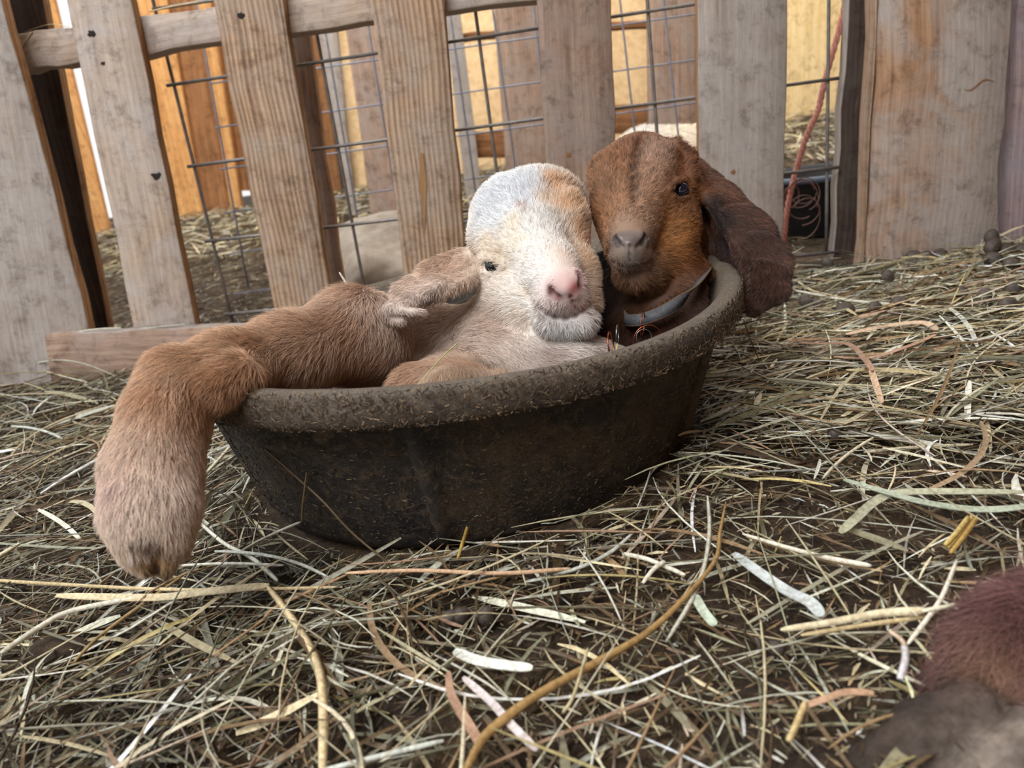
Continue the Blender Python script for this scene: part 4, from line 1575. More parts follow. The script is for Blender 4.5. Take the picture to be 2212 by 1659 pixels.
# nose bridge and muzzle
b.cap(at(1392, 430, .515), at(1368, 500, .485), wr(72, .515), wr(54, .485), 0.012, (156, 116, 90), 0.0045, flow=nf)
b.cap(at(1326, 460, .525), at(1345, 540, .498), wr(54, .525), wr(46, .498), 0.010, (160, 114, 80), 0.005, flow=nf)
b.cap(at(1364, 508, .486), at(1360, 548, .472), wr(54, .486), wr(46, .472), 0.008, (158, 126, 104), 0.0045, flow=nf)
b.cap(at(1338, 556, .474), at(1388, 556, .476), wr(30, .474), wr(30, .476), 0.006, (128, 112, 104), 0.0040, flow=nf)
b.cap(at(1352, 596, .492), at(1402, 606, .490), wr(36, .492), wr(38, .490), 0.010, (132, 96, 72), 0.006, flow=nf)
b.cap(at(1435, 510, .520), at(1440, 555, .515), wr(78, .520), wr(72, .515), 0.012, (168, 114, 70), 0.0055, flow=nf)
b.cap(at(1408, 575, .500), at(1378, 602, .484), wr(52, .500), wr(32, .484), 0.010, (140, 100, 72), 0.0065, flow=nf)
b.cap(at(1480, 520, .55), at(1475, 580, .555), wr(58, .55), wr(56, .555), 0.014, (116, 64, 36), 0.0065, flow=nf)
# long drooping ear
EB = (74, 46, 36)
IN = (26, 15, 12)  # inner ear: near black, its shade put into the colour
b.flat(at(1505, 362, .555), at(1550, 415, .535), R_(28, .55), R_(52, .535), .004, c2w([.35, -.5, -.75]), 0.010, (116, 76, 54), 0.006, flow=c2w([.6, .8, 0]))
b.flat(at(1555, 420, .535), at(1612, 486, .515), R_(48, .535), R_(62, .515), .003, c2w([.30, -.35, -.9]), 0.005, EB, 0.005, flow=c2w([.5, .85, 0]))
b.flat(at(1612, 486, .515), at(1648, 555, .498), R_(58, .515), R_(62, .498), .0028, c2w([.20, -.25, -.95]), 0.005, (78, 48, 36), 0.005, flow=c2w([.35, .95, 0]))
b.flat(at(1648, 555, .498), at(1656, 612, .487), R_(60, .498), R_(52, .487), .0028, c2w([.1, -.15, -1]), 0.005, (70, 46, 39), 0.005, flow=c2w([0, 1, 0]))
b.flat(at(1656, 612, .487), at(1628, 655, .480), R_(50, .487), R_(28, .480), .0026, c2w([0, .1, -1]), 0.005, (74, 52, 45), 0.005, flow=c2w([-.6, .7, 0]))
b.flat(at(1532, 400, .552), at(1558, 490, .545), R_(24, .55), R_(36, .545), .0030, c2w([-.2, .1, -1]), 0.006, (36, 22, 16), 0.003, flow=c2w([.2, 1, 0]))
b.flat(at(1558, 490, .545), at(1590, 590, .530), R_(36, .545), R_(34, .530), .0026, c2w([-.2, .1, -1]), 0.006, IN, 0.003, flow=c2w([.2, 1, 0]))
b.flat(at(1545, 440, .535), at(1570, 530, .520), R_(22, .535), R_(26, .520), .0024, c2w([-.9, .1, -.45]), 0.005, (40, 24, 18), 0.003, flow=c2w([.2, 1, 0]))
b.flat(at(1570, 530, .520), at(1596, 610, .508), R_(26, .520), R_(26, .508), .0024, c2w([-.9, .1, -.45]), 0.005, IN, 0.003, flow=c2w([.2, 1, 0]))
b.flat(at(1596, 610, .508), at(1610, 655, .492), R_(26, .508), R_(18, .492), .0024, c2w([-.6, .4, -.7]), 0.005, (50, 30, 26), 0.003, flow=c2w([.2, 1, 0]))
S = b.hit
eye2 = S(1469, 412)
lu = [S(x, y, .001) for x, y in ((1446, 408), (1458, 394), (1476, 391), (1492, 402))]
ll = [S(x, y, .0012) for x, y in ((1452, 426), (1466, 432), (1484, 427))]
brow = [S(x, y, .001) for x, y in ((1462, 312), (1490, 340), (1496, 378))]
nn = [S(1342, 520, .0030), S(1380, 518, .0030), S(1360, 530, .0028), S(1361, 544, .0030)]
m2p = [(1322, 566), (1338, 575), (1360, 579), (1382, 577), (1402, 566), (1425, 548), (1440, 534)]
l2 = [S(x, y + 11, .0016) for x, y in m2p[:-1]]
for a, b_ in zip(lu[:-1], lu[1:]):
    b.cap(a, b_, .0026, .0026, .0018, (120, 76, 48), .0025, flow=nf)
for a, b_ in zip(ll[:-1], ll[1:]):
    b.cap(a, b_, .0018, .0018, .0018, (110, 78, 54), .0022, flow=nf)
for a, b_ in zip(brow[:-1], brow[1:]):
    b.cap(a, b_, .0040, .0036, .005, (118, 74, 50), .005, flow=nf)
b.cap(nn[0], nn[1], .0058, .0056, .003, (92, 96, 106), 0.0, flow=nf)
b.cap(nn[2], nn[3], .0044, .0030, .003, (104, 110, 122), 0.0, flow=nf)
n2l = [S(1327, 512, .0003), S(1333, 526, .0003), S(1346, 534, .0006)]
n2r = [S(1396, 506, .0003), S(1390, 524, .0003), S(1376, 533, .0006)]
for tr in (n2l, n2r):
    b.carve(tr[0], tr[1], .0014, .0021, .001)
    b.carve(tr[1], tr[2], .0021, .0010, .001)
ph2 = [S(1361, 530), S(1361, 548), S(1361, 562)]
for a, b_ in zip(ph2[:-1], ph2[1:]):
    b.carve(a, b_, .0008, .0008, .001)
mt2 = [S(x, y, .0001) for x, y in m2p]
for a, b_ in zip(mt2[:-2], mt2[1:-1]):
    b.carve(a, b_, .0012, .0012, .0014)
b.carve(S(1461, 414, .001), S(1478, 409, .001), .0042, .0040, .0015)
gr = [S(x, y, .0005) for x, y in ((1388, 292), (1374, 330), (1366, 370), (1370, 410), (1374, 440))]
for a, b_ in zip(gr[:-1], gr[1:]):
    b.carve(a, b_, .0022, .0022, .004)
D, lo = b.field(HV, clip=(np.array([-9, -9, 0.012]), np.array([9, 9, 9])))
D = in_pan(D, lo, HV, 0, True)
V, Q = surface_nets(D, lo, HV)
Nn, fn = vnormals(V, Q)
col, ln, flow = b.props(V)
spots = px_spots(S, [
    (1425, 330, 44, (176, 146, 130), .85), (1410, 370, 36, (176, 142, 122), .8), (1400, 420, 34, (172, 138, 116), .7), (1392, 460, 30, (168, 134, 112), .6), (1445, 310, 26, (168, 136, 118), .6),
    (1382, 312, 20, (40, 26, 18), .9), (1374, 335, 19, (34, 22, 16), .95), (1369, 358, 18, (34, 22, 16), .95), (1367, 380, 17, (38, 26, 19), .95), (1369, 402, 15, (46, 31, 24), .9), (1373, 422, 13, (60, 41, 31), .85), (1377, 442, 11, (80, 56, 42), .7), (1388, 300, 18, (70, 44, 30), .8), (1362, 305, 24, (104, 66, 42), .7),
    (1330, 320, 26, (124, 82, 54), .5), (1300, 400, 50, (138, 102, 76), .75), (1290, 360, 34, (134, 98, 72), .6), (1330, 450, 34, (172, 130, 98), .5), (1350, 485, 26, (176, 144, 120), .6), (1385, 490, 18, (170, 138, 114), .5),
    (1468, 335, 22, (104, 62, 40), .75), (1488, 372, 20, (112, 68, 42), .6), (1440, 375, 12, (96, 58, 38), .6), (1450, 395, 14, (100, 62, 40), .6), (1470, 435, 14, (112, 76, 48), .6), (1440, 450, 26, (146, 98, 64), .5), (1455, 520, 46, (190, 136, 84), .75), (1440, 490, 30, (180, 130, 84), .5),
    (1362, 562, 22, (122, 114, 110), .85), (1362, 590, 18, (104, 88, 78), .7), (1335, 548, 16, (140, 122, 108), .6), (1395, 545, 14, (146, 118, 94), .5), (1400, 620, 24, (92, 60, 42), .6), (1500, 560, 36, (96, 52, 30), .75), (1520, 480, 26, (100, 56, 34), .7),
    (1545, 390, 24, (124, 84, 60), .6), (1590, 425, 26, (112, 74, 52), .6), (1640, 470, 26, (104, 70, 52), .5), (1695, 560, 26, (104, 74, 62), .5), (1540, 440, 26, (30, 18, 14), .9), (1556, 480, 30, (26, 15, 12), .95), (1572, 525, 30, (24, 14, 11), .95), (1588, 575, 28, (24, 14, 11), .95), (1600, 620, 22, (30, 18, 14), .9), (1600, 655, 18, (46, 30, 24), .7),  # dark inner-ear spots: mostly shadow painted in, partly dark hair
], .49)
col = paint(V, col, spots)
col = col * np.array([[.84, .80, .72]])
nz2 = [(S(1342, 522), .0050), (S(1380, 520), .0050), (S(1360, 526), .0044), (S(1361, 542), .0030)]
e2 = S(1469, 412)
ln = bare(V, ln, nz2 + [(e2, .0042), (S(1460, 415), .003), (S(1479, 409), .003)] + [(m_, .0018) for m_ in mt2[:-1]] + [(p_, .0014) for p_ in ph2])
skin = paint(V, col, [(e2, .0060, (34, 22, 18), .9)] + [(p_, .0024, (22, 22, 26), .9) for p_ in n2l[:2] + n2r[:2]] + [(p_, .0012, (26, 26, 28), .85) for p_ in ph2] + [(m_, .0016, (34, 26, 24), .85) for m_ in mt2[:-1]])
wet = clear_ball(V, np.zeros(len(V)), nz2)
np_mesh('body', V, Q, M['skin'], cols=np.concatenate([skin * 0.85, wet[:, None]], 1), parent=brown, smooth=True)
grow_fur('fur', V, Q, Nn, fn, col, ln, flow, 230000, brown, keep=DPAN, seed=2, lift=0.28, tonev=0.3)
rdir = ray(1469, 411)
sphere('eye', eye2 + rdir / np.linalg.norm(rdir) * .0062, .0062, M['eye_blue'], brown)


# collar: a closed flat band around the neck with tan stitched edges
def band(name, pts, width, thick, wdirs, mat, parent, n=60):
    pts = np.array(pts)
    wd = np.array(wdirs)
    k = len(pts)
    # closed Catmull-Rom
    def cr(A, t):
        i = int(math.floor(t)) % k
        u = t - math.floor(t)
        p0, p1, p2, p3 = A[(i - 1) % k], A[i], A[(i + 1) % k], A[(i + 2) % k]
        return 0.5 * ((2 * p1) + (-p0 + p2) * u + (2 * p0 - 5 * p1 + 4 * p2 - p3) * u * u + (-p0 + 3 * p1 - 3 * p2 + p3) * u ** 3)
    C = np.array([cr(pts, k * i / n) for i in range(n)])
    W = np.array([cr(wd, k * i / n) for i in range(n)])
    T = np.roll(C, -1, 0) - np.roll(C, 1, 0)
    T /= np.linalg.norm(T, axis=1, keepdims=True)
    W = W - T * (W * T).sum(1, keepdims=True)
    W /= np.linalg.norm(W, axis=1, keepdims=True)
    O = np.cross(T, W)
    V = []
    for a, o_ in ((-1, -1), (1, -1), (1, 1), (-1, 1)):
        V.append(C + W * a * width / 2 + O * o_ * thick / 2)
    V = np.stack(V, 1).reshape(-1, 3)
    Q = [(i * 4 + j, i * 4 + (j + 1) % 4, ((i + 1) % n) * 4 + (j + 1) % 4, ((i + 1) % n) * 4 + j) for i in range(n) for j in range(4)]
    return np_mesh(name, V, Q, mat, parent=parent), C, W


cpts = [at(1372, 692, .474), at(1400, 686, .470), at(1440, 669, .468), at(1482, 640, .472), at(1517, 600, .486), at(1528, 585, .515), at(1500, 580, .555), at(1440, 585, .575), at(1380, 615, .570), at(1345, 655, .535), at(1350, 688, .495)]
wdr = [c2w([.15, -1, .1]), c2w([.2, -1, .1]), c2w([.35, -1, .1]), c2w([.6, -.8, .1]), c2w([.8, -.6, .1])] + [c2w([.6, -.8, 0])] * 3 + [c2w([.2, -1, 0])] * 3
col_o, Cc, Wc = band('collar', cpts, .0066, .0014, wdr, M['collar'], brown)
col_o['label'] = 'grey webbing collar with tan edges'
for s_ in (-1, 1):
    pts = Cc + Wc * s_ * .0033
    v_, q_ = tube(np.concatenate([pts, pts[:1]]), .0007, 6)
    e = np_mesh('stitching', v_, q_, M['collar_edge'], parent=col_o, smooth=True)
ring('ring', at(1388, 700, .4660), .0058, .0004, c2w([.93, .1, -.35]), M['copper'], col_o, 1.2)
r2 = ring('ring', at(1400, 734, .4620), .0088, .0004, c2w([.1, .25, -1]), M['copper'], col_o)
ring('ring', at(1391, 728, .4605), .0046, .0003, c2w([0, .1, -1]), M['steel'], col_o)

# ================================================================ adult goat's foot, bottom right
adult = empty('adult_goat', at(2060, 1640, .25))
tag(adult, 'shaggy reddish-brown foot of a grown goat with dark cloven hoof in the near right corner', 'goat')
a_ = Sdf()
AC = (112, 76, 72)
a_.cap(at(2110, 1500, .262), at(2230, 1430, .262), R_(70, .26), R_(110, .26), 0.012, AC, 0.016, flow=c2w([-.5, .8, 0]))
a_.cap(at(2230, 1430, .262), at(2480, 1250, .262), R_(110, .26), R_(120, .26), 0.015, AC, 0.016, flow=c2w([-.5, .8, 0]))
HC = (66, 53, 45)
a_.cap(at(2110, 1540, .250), at(2000, 1590, .250), R_(72, .25), R_(62, .25), 0.008, HC, 0.0, flow=c2w([-1, .3, 0]))
a_.cap(at(2000, 1590, .250), at(1858, 1645, .254), R_(62, .25), R_(34, .25), 0.008, HC, 0.0, flow=c2w([-1, .3, 0]))
a_.cap(at(2230, 1610, .236), at(2120, 1680, .236), R_(78, .236), R_(70, .236), 0.0012, (138, 124, 112), 0.0, flow=c2w([-1, .3, 0]))
a_.cap(at(2120, 1680, .236), at(1990, 1740, .240), R_(70, .236), R_(40, .24), 0.0012, (138, 124, 112), 0.0, flow=c2w([-1, .3, 0]))
D, lo = a_.field(.0016, clip=(np.array([-9, -9, 0.001]), np.array([9, 9, 9])))
V, Q = surface_nets(D, lo, .0016)
V = V + 0.0006 * (wob(V, 420, 40) + wob(V, 900, 41))[:, None]
Nn, fn = vnormals(V, Q)
col, ln, flow = a_.props(V)
col = col * (1 + 0.35 * wob(V, 300, 42) + 0.3 * wob(V, 900, 43))[:, None]
col = np.clip(col, .01, 1)
np_mesh('foot', V, Q, M['foot'], cols=np.concatenate([col, np.zeros((len(V), 1))], 1), parent=adult, smooth=True)
col2 = paint(V, col, [(at(2130, 1400, .25), .012, (150, 118, 96), .5), (at(2190, 1450, .25), .012, (160, 116, 88), .5)])
grow_fur('fur', V, Q, Nn, fn, col2, ln, flow, 26000, adult, seed=3, lift=0.5, rad=0.00009, jit=.5, clump=.6)

# ================================================================ resting white goat behind the fence
rest = empty('resting_goat', on_y(1450, 420, 1.42))
tag(rest, 'white goat lying behind the fence, only its woolly back showing above the brown kid', 'goat')
r_ = Sdf()
WC = (232, 218, 198)
r_.cap(at(1400, 372, 1.42), at(1560, 362, 1.46), R_(92, 1.42), R_(86, 1.46), .03, WC, .012, flow=c2w([1, .2, 0]))
r_.cap(at(1392, 312, 1.40), at(1372, 330, 1.36), R_(28, 1.4), R_(24, 1.36), .02, (226, 230, 238), .008, flow=c2w([-1, .2, 0]))
r_.cap(at(1560, 420, 1.44), at(1430, 440, 1.38), R_(30, 1.4), R_(22, 1.4), .02, WC, .010, flow=c2w([-1, .2, 0]))
D, lo = r_.field(.004)
V, Q = surface_nets(D, lo, .004)
Nn, fn = vnormals(V, Q)
col, ln, flow = r_.props(V, .01)
np_mesh('body', V, Q, M['skin'], cols=np.concatenate([col, np.zeros((len(V), 1))], 1), parent=rest, smooth=True)
grow_fur('fur', V, Q, Nn, fn, col, ln, flow, 16000, rest, seed=4, lift=.5, rad=.0003, jit=.5)

# ================================================================ stone, tub, cord behind the fence
st = Sdf()
st.cap(at(775, 560, 1.22), at(850, 540, 1.24), R_(56, 1.22), R_(62, 1.24), .03)
st.cap(at(770, 520, 1.24), at(850, 505, 1.26), R_(44, 1.24), R_(48, 1.26), .02)
st.cap(at(800, 610, 1.18), at(900, 600, 1.2), R_(70, 1.18), R_(70, 1.2), .03)
D, lo = st.field(.004, clip=(np.array([-9, -9, 0.0]), np.array([9, 9, 9])))
V, Q = surface_nets(D, lo, .004)
V = V + vnormals(V, Q)[0] * (0.004 * wob(V, 60, 50) + 0.0015 * wob(V, 220, 51))[:, None]
o = np_mesh('stone', V, Q, M['stone'], smooth=True)
tag(o, 'flat-topped grey-brown stone behind the gap left of the fourth fence plank', 'stone')

tc_ = on_floor(1752, 470, 0.0)
tc_ = np.array([on_y(1765, 450, 1.17)[0] + 0.02, 1.17, 0.0])
prof = [(0.0, 0.0), (0.075, 0.0), (0.082, 0.004), (0.095, 0.085), (0.103, 0.087), (0.104, 0.094), (0.097, 0.095), (0.092, 0.088), (0.078, 0.01), (0.0, 0.008)]
prof = [(r, z * 0.95) for r, z in prof]
n = 48
Vv = [tc_ + np.array([r * math.cos(2 * math.pi * j / n), r * math.sin(2 * math.pi * j / n), z]) for r, z in prof for j in range(n)]
Qv = [(i * n + j, i * n + (j + 1) % n, (i + 1) * n + (j + 1) % n, (i + 1) * n + j) for i in range(len(prof) - 1) for j in range(n)]
o = np_mesh('rubber_tub', Vv, Qv, M['tubblack'], smooth=True)
o.data.materials.append(M['tubrim'])
for i in range(3, 6):
    for j in range(n):
        o.data.polygons[i * n + j].material_index = 1
tag(o, 'small black tub with blue-grey rim behind the wire at the right', 'tub')

cpx = [(1840, -140), (1826, 0), (1815, 55), (1797, 120), (1780, 180), (1768, 235), (1748, 280), (1732, 325), (1718, 375), (1706, 425), (1698, 470), (1695, 505), (1690, 540)]
cp = np.array([on_fence(x, y, .105 + .004 * math.sin(i)) for i, (x, y) in enumerate(cpx)])


def spline(P, n):
    P = np.asarray(P, float)
    t = np.linspace(0, len(P) - 1, n)
    out = []
    for s in t:
        i = min(int(s), len(P) - 2)
        u = s - i
        p0, p1, p2, p3 = P[max(i - 1, 0)], P[i], P[i + 1], P[min(i + 2, len(P) - 1)]
        out.append(0.5 * ((2 * p1) + (-p0 + p2) * u + (2 * p0 - 5 * p1 + 4 * p2 - p3) * u * u + (-p0 + 3 * p1 - 3 * p2 + p3) * u ** 3))
    return np.array(out)


sp_ = spline(cp, 160)
o = empty('twisted_cord', cp[-1])
tag(o, 'faded red twisted cord hanging behind the wire panel at the right', 'cord')
for k in range(3):
    ph = 2 * math.pi * k / 3 + np.arange(160) * 0.55
    off = np.stack([np.cos(ph), np.sin(ph), np.zeros(160)], 1) * .0020
    v_, q_ = tube(sp_ + off, .0021, 6)
    np_mesh('strand', v_, q_, M['cord'], parent=o, smooth=True)

o = empty('wire_tangle', on_fence(1725, 490, .10))
tag(o, 'tangle of thin rusty loose wire in front of the black tub', 'wire')
rs = np.random.default_rng(9)
for k in range(7):
    cpt = on_fence(1708 + rs.uniform(0, 30), 430 + rs.uniform(-15, 40), .10 + rs.uniform(-.008, .02))
    ra, rb = rs.uniform(.010, .024), rs.uniform(.012, .030)
    a0, sp = rs.uniform(0, 6.28), rs.uniform(3.5, 6.0)
    ts = np.linspace(0, 1, 40)
    P = cpt + np.stack([ra * np.cos(a0 + sp * ts), 0.006 * np.sin(3 * ts + k), rb * np.sin(a0 + sp * ts)], 1)
    P[:, 2] = np.maximum(P[:, 2], .01)
    v_, q_ = tube(P, .0007, 5)
    np_mesh('loose_wire', v_, q_, M['rustwire'], parent=o, smooth=True)


# ================================================================ droppings
drops = [(1788, 583, 12), (1917, 618, 13), (1974, 566, 14), (2000, 568, 13), (2032, 560, 13), (1973, 594, 11), (2141, 540, 13), (2143, 561, 14), (2143, 583, 14), (2173, 555, 14), (2206, 556, 13), (2184, 598, 13),
         (1743, 664, 14), (1765, 664, 12), (1825, 686, 17), (1889, 682, 15), (1943, 673, 16), (2075, 652, 13), (2128, 664, 15), (2188, 650, 15), (2176, 682, 15),
         (1803, 957, 14), (1533, 1111, 15), (1675, 1396, 18), (1652, 1382, 14), (972, 1351, 18), (1001, 1346, 20), (1054, 1346, 20)]
DL = {(1788, 583): 'dark dropping nearest the foot of the dark shaded board behind the brown ear',
      (1917, 618): 'lone round dropping on pale hay before the middle of the board panel',
      (1974, 566): 'leftmost dropping touching the foot of the wide board panel',
      (2000, 568): 'second dropping from the left at the foot of the board panel',
      (2032, 560): 'third dropping from the left at the foot of the board panel',
      (1973, 594): 'small dropping just in front of the row at the board panel',
      (2141, 540): 'topmost dropping of the heap between board panel and post',
      (2143, 561): 'middle dropping of the heap between board panel and post',
      (2143, 583): 'lowest dropping of the heap between board panel and post',
      (2173, 555): 'dropping leaning on the heap from the right, before the post',
      (2206, 556): 'dropping at the foot of the purple-brown post, at the picture edge',
      (2184, 598): 'round dropping a little in front of the heap by the post',
      (1743, 664): 'leftmost dropping of the long row nearest the brown ear',
      (1765, 664): 'small dropping beside the leftmost of the long row by the brown ear',
      (1825, 686): 'largest dropping of the long row in the pale hay, half sunk',
      (1889, 682): 'middle dropping above the broad pale pinkish leaf',
      (1943, 673): 'dropping right above the broad pale pinkish leaf tip',
      (2075, 652): 'dropping alone between the long row and the right edge cluster',
      (2128, 664): 'left dropping of the cluster near the right picture edge',
      (2188, 650): 'upper dropping of the cluster at the right picture edge',
      (2176, 682): 'lower dropping of the cluster at the right picture edge'}
for i, (px, py, rp) in enumerate(drops):
    p = on_floor(px, py, .008)
    dpt = np.linalg.norm(p - np.array([0, 0, H]))
    r = rp * dpt / F * 0.95
    gz = float(ground(p[0], p[1]))
    z = gz + r * 0.8 + (0.011 if py < 1000 else 0.005)
    if (px, py) in ((2141, 540), (2143, 561)):
        z += 0.008
    A = rs.normal(size=(3, 3))
    qm, _ = np.linalg.qr(A)
    o = sphere('dropping', (p[0], p[1], z), r, M['dung'], None, seg=16, scale=(1.0, 1.0, 1.25), nrm_noise=.12, seed=i, rot=qm)
    if px > 1600 and py < 700:
        tag(o, DL[(px, py)], 'dropping')
    elif 960 < px < 1060:
        tag(o, {972: 'leftmost of three round brown droppings in hay in front of the pan', 1001: 'middle one of three round brown droppings in hay in front of the pan', 1054: 'rightmost of three round brown droppings in hay in front of the pan'}[px], 'dropping')
    elif py > 1370:
        tag(o, ('larger' if rp > 15 else 'smaller') + ' of two dark droppings on the trampled patch near the grown goat foot', 'dropping')
    elif px == 1803:
        tag(o, 'lone dark dropping in the hay to the right of the pan', 'dropping')
    else:
        tag(o, 'lone dark dropping on bare dirt just below the right end of the pan', 'dropping')
for (px, py, rp, lab) in ((104, 1416, 52, 'largest brown dirt clod, in the hay at the left edge'), (1784, 850, 24, 'dark crumbly clod in the hay right of the pan'),
                          (1997, 1022, 34, 'brown dirt clod in the hay near the right edge'), (1930, 1180, 30, 'low dark clod beside the long white straw stub'), (1290, 1255, 22, 'small dark clod below the middle of the pan')):
    p = on_floor(px, py, .004)
    r = rp * np.linalg.norm(p - np.array([0, 0, H])) / F
    o = sphere('dirt_clod', (p[0], p[1], float(ground(p[0], p[1])) + r * .35), r, M['soil'], None, seg=28, scale=(1.1, .9, .6), nrm_noise=.3, seed=px % 50)
    tag(o, lab, 'clod')


# ================================================================ single straws
def straw(pxs, w0, w1, color, label, group=None, flat=False, name='straw', hz=.012, n=24, parent=None, z_abs=None, depths=None, taper=True, kind_of='straw', foff=None):
    """px points laid on the bedding (height hz above the soil) or at given depths"""
    if foff is not None:
        P = [on_fence(x, y, foff) for (x, y) in pxs]
    elif depths is not None:
        P = [at(x, y, d) for (x, y), d in zip(pxs, depths)]
    else:
        hs = hz if hasattr(hz, '__len__') else [hz] * len(pxs)
        P = [on_floor(x, y, h + 0.004) for (x, y), h in zip(pxs, hs)]
    C = spline(P, n)
    wds = np.linspace(w0, w1, n)
    if taper:
        wds = wds * (1 - 0.6 * np.abs(np.linspace(-1, 1, n)) ** 8)
    tn = np.gradient(C, axis=0)
    hzv = np.stack([-tn[:, 1], tn[:, 0], np.zeros(n)], 1)
    hzv /= np.linalg.norm(hzv, axis=1, keepdims=True) + 1e-9
    colr = lin(color)[None] * np.ones((1, 3))
    v_, q_, c_ = ribbons(C[None], wds[None], hzv[None] + np.array([0, 0, .25]), colr, not flat)
    c_ = c_ * (1 + 0.18 * wob(v_, 500, 60))[:, None]
    if flat:
        # give the leaf a thickness
        nv = len(v_)
        v2 = v_ - np.array([0, 0, .0003])
        v_ = np.concatenate([v_, v2])
        q_ = np.concatenate([q_, q_[:, ::-1] + nv])
        c_ = np.concatenate([c_, c_])
    o = np_mesh(name, v_, q_, M['hay'], cols=np.clip(c_, 0.01, 1), smooth=not flat)
    return tag(o, label, kind_of, group)


straw([(-30, 1252), (130, 1262), (400, 1274), (740, 1268)], .0013, .0011, (206, 184, 140), 'long pale stalk running level from the left edge below the hoof', hz=.016)
straw([(120, 1286), (330, 1290), (450, 1277), (580, 1264)], .0022, .0026, (214, 196, 158), 'flat pale leaf folded at its right end just below the hanging hoof', flat=True, name='hay_leaf', hz=.018, kind_of='leaf')
straw([(578, 1266), (612, 1310), (660, 1380), (690, 1450), (698, 1540), (696, 1680)], .0017, .0023, (224, 202, 158), 'thick pale jointed stalk curving down to the bottom edge left of centre', hz=[.018, .016, .014, .014, .014, .012])
straw([(440, 1430), (560, 1345), (600, 1310), (752, 1240)], .0006, .0011, (200, 164, 126), 'slender pinkish stem rising to a joint left below the pan', hz=.015)
straw([(745, 1238), (900, 1232), (1080, 1238), (1232, 1228)], .0012, .0014, (210, 172, 136), 'long pinkish tan stalk lying level below the pan', hz=.016)
straw([(1568, 1085), (1555, 1150), (1545, 1210), (1480, 1290), (1400, 1365), (1300, 1425), (1180, 1490), (1100, 1545), (1040, 1600), (1000, 1680)], .0009, .0024, (168, 134, 84),
      'long brown branching stem sweeping diagonally from the pan to the bottom edge', hz=[.022, .018, .016, .016, .016, .016, .018, .018, .018, .018], n=40)
straw([(1604, 1153), (1700, 1182), (1790, 1205), (1882, 1222)], .0010, .0016, (232, 222, 200), 'split white straw stub lying on bare dirt right of the pan', hz=.014)
straw([(1612, 1160), (1720, 1195), (1800, 1215), (1906, 1234)], .0005, .0007, (206, 180, 140), 'thin tan sliver under the split white straw stub', hz=.011)
straw([(1584, 1194), (1640, 1235), (1700, 1275), (1750, 1300), (1775, 1330)], .0022, .0026, (196, 200, 196), 'broad silvery grey dried leaf on bare dirt in the lower right', flat=True, name='hay_leaf', hz=.014, kind_of='leaf')
straw([(1500, 1285), (1520, 1320), (1545, 1350)], .0020, .0018, (188, 198, 176), 'short broad greenish leaf piece left of the silvery leaf', flat=True, name='hay_leaf', hz=.014, kind_of='leaf')
for k, (a, c3) in enumerate((((2102, 1112), (2046, 1184)), ((2110, 1118), (2052, 1196)), ((2092, 1116), (2040, 1178)))):
    straw([a, ((a[0] + c3[0]) / 2 + 2, (a[1] + c3[1]) / 2), c3], .0014, .0012, ((204, 172, 96), (188, 152, 84), (216, 188, 118))[k],
          ('golden yellow straw stub, middle of the bundle near the right edge', 'golden yellow straw stub, lowest of the bundle near the right edge', 'lightest golden straw stub, uppermost of the bundle near the right edge')[k], hz=.016 + .001 * k, group='golden straw bundle')
straw([(1686, 1360), (1790, 1345), (1900, 1325), (2000, 1318)], .0014, .0022, (238, 222, 184), 'thick cream straw lying in front of the grown goat foot', hz=.020)
straw([(1730, 1372), (1850, 1352), (2000, 1332)], .0010, .0012, (222, 198, 150), 'tan straw just under the thick cream straw', hz=.017)
straw([(1990, 1320), (2080, 1302), (2182, 1276)], .0010, .0009, (240, 228, 200), 'cream straw pointing up right to the grown goat leg', hz=.022)
straw([(2067, 1210), (2046, 1262), (2028, 1300), (2000, 1340), (1960, 1392)], .0009, .0011, (236, 224, 204), 'cream straw standing steeply across the crossed straws at the right', hz=[.030, .026, .022, .020, .018])
straw([(1952, 1390), (1956, 1420), (1944, 1468)], .0012, .0015, (232, 226, 226), 'white bent straw end hanging below the crossed straws', hz=.020)
straw([(1920, 1362), (1945, 1380), (1955, 1395)], .0008, .0010, (216, 188, 160), 'short pinkish straw joint beside the white bent straw end', hz=.021)
straw([(1736, 1525), (1790, 1506), (1830, 1494), (1888, 1496)], .0012, .0012, (190, 152, 122), 'reddish tan curled leaf left of the grown goat hoof', flat=True, name='hay_leaf', hz=.016, kind_of='leaf')
straw([(1740, 1515), (1722, 1560), (1702, 1602)], .0013, .0013, (216, 190, 136), 'stubby tan straw pointing down below the reddish curled leaf', hz=.016)
straw([(1700, 735), (1760, 742), (1830, 742), (1868, 775), (1885, 800)], .0016, .0020, (172, 136, 114), 'curling reddish ribbon leaf in the hay right of the pan', flat=True, name='hay_leaf', hz=[.014, .020, .026, .028, .026], kind_of='leaf')
straw([(1882, 798), (1892, 830), (1905, 870)], .0022, .0018, (208, 176, 146), 'orange tan leaf tip dangling under the reddish ribbon leaf', flat=True, name='hay_leaf', hz=[.026, .018, .012], kind_of='leaf')
straw([(1800, 770), (1880, 772), (1960, 748), (2022, 722)], .0012, .0016, (184, 148, 122), 'long reddish leaf rising right behind the ribbon leaf', flat=True, name='hay_leaf', hz=.018, kind_of='leaf')
straw([(1828, 722), (1900, 706), (1990, 696), (2024, 712)], .0022, .0030, (214, 186, 156), 'broad pale pinkish leaf below the row of droppings', flat=True, name='hay_leaf', hz=.018, kind_of='leaf')
straw([(1822, 1035), (1900, 1058), (2000, 1085), (2120, 1100), (2230, 1092)], .0015, .0020, (172, 178, 156), 'long grey-green blade bending along the right edge', flat=True, name='hay_leaf', hz=.018, kind_of='leaf')
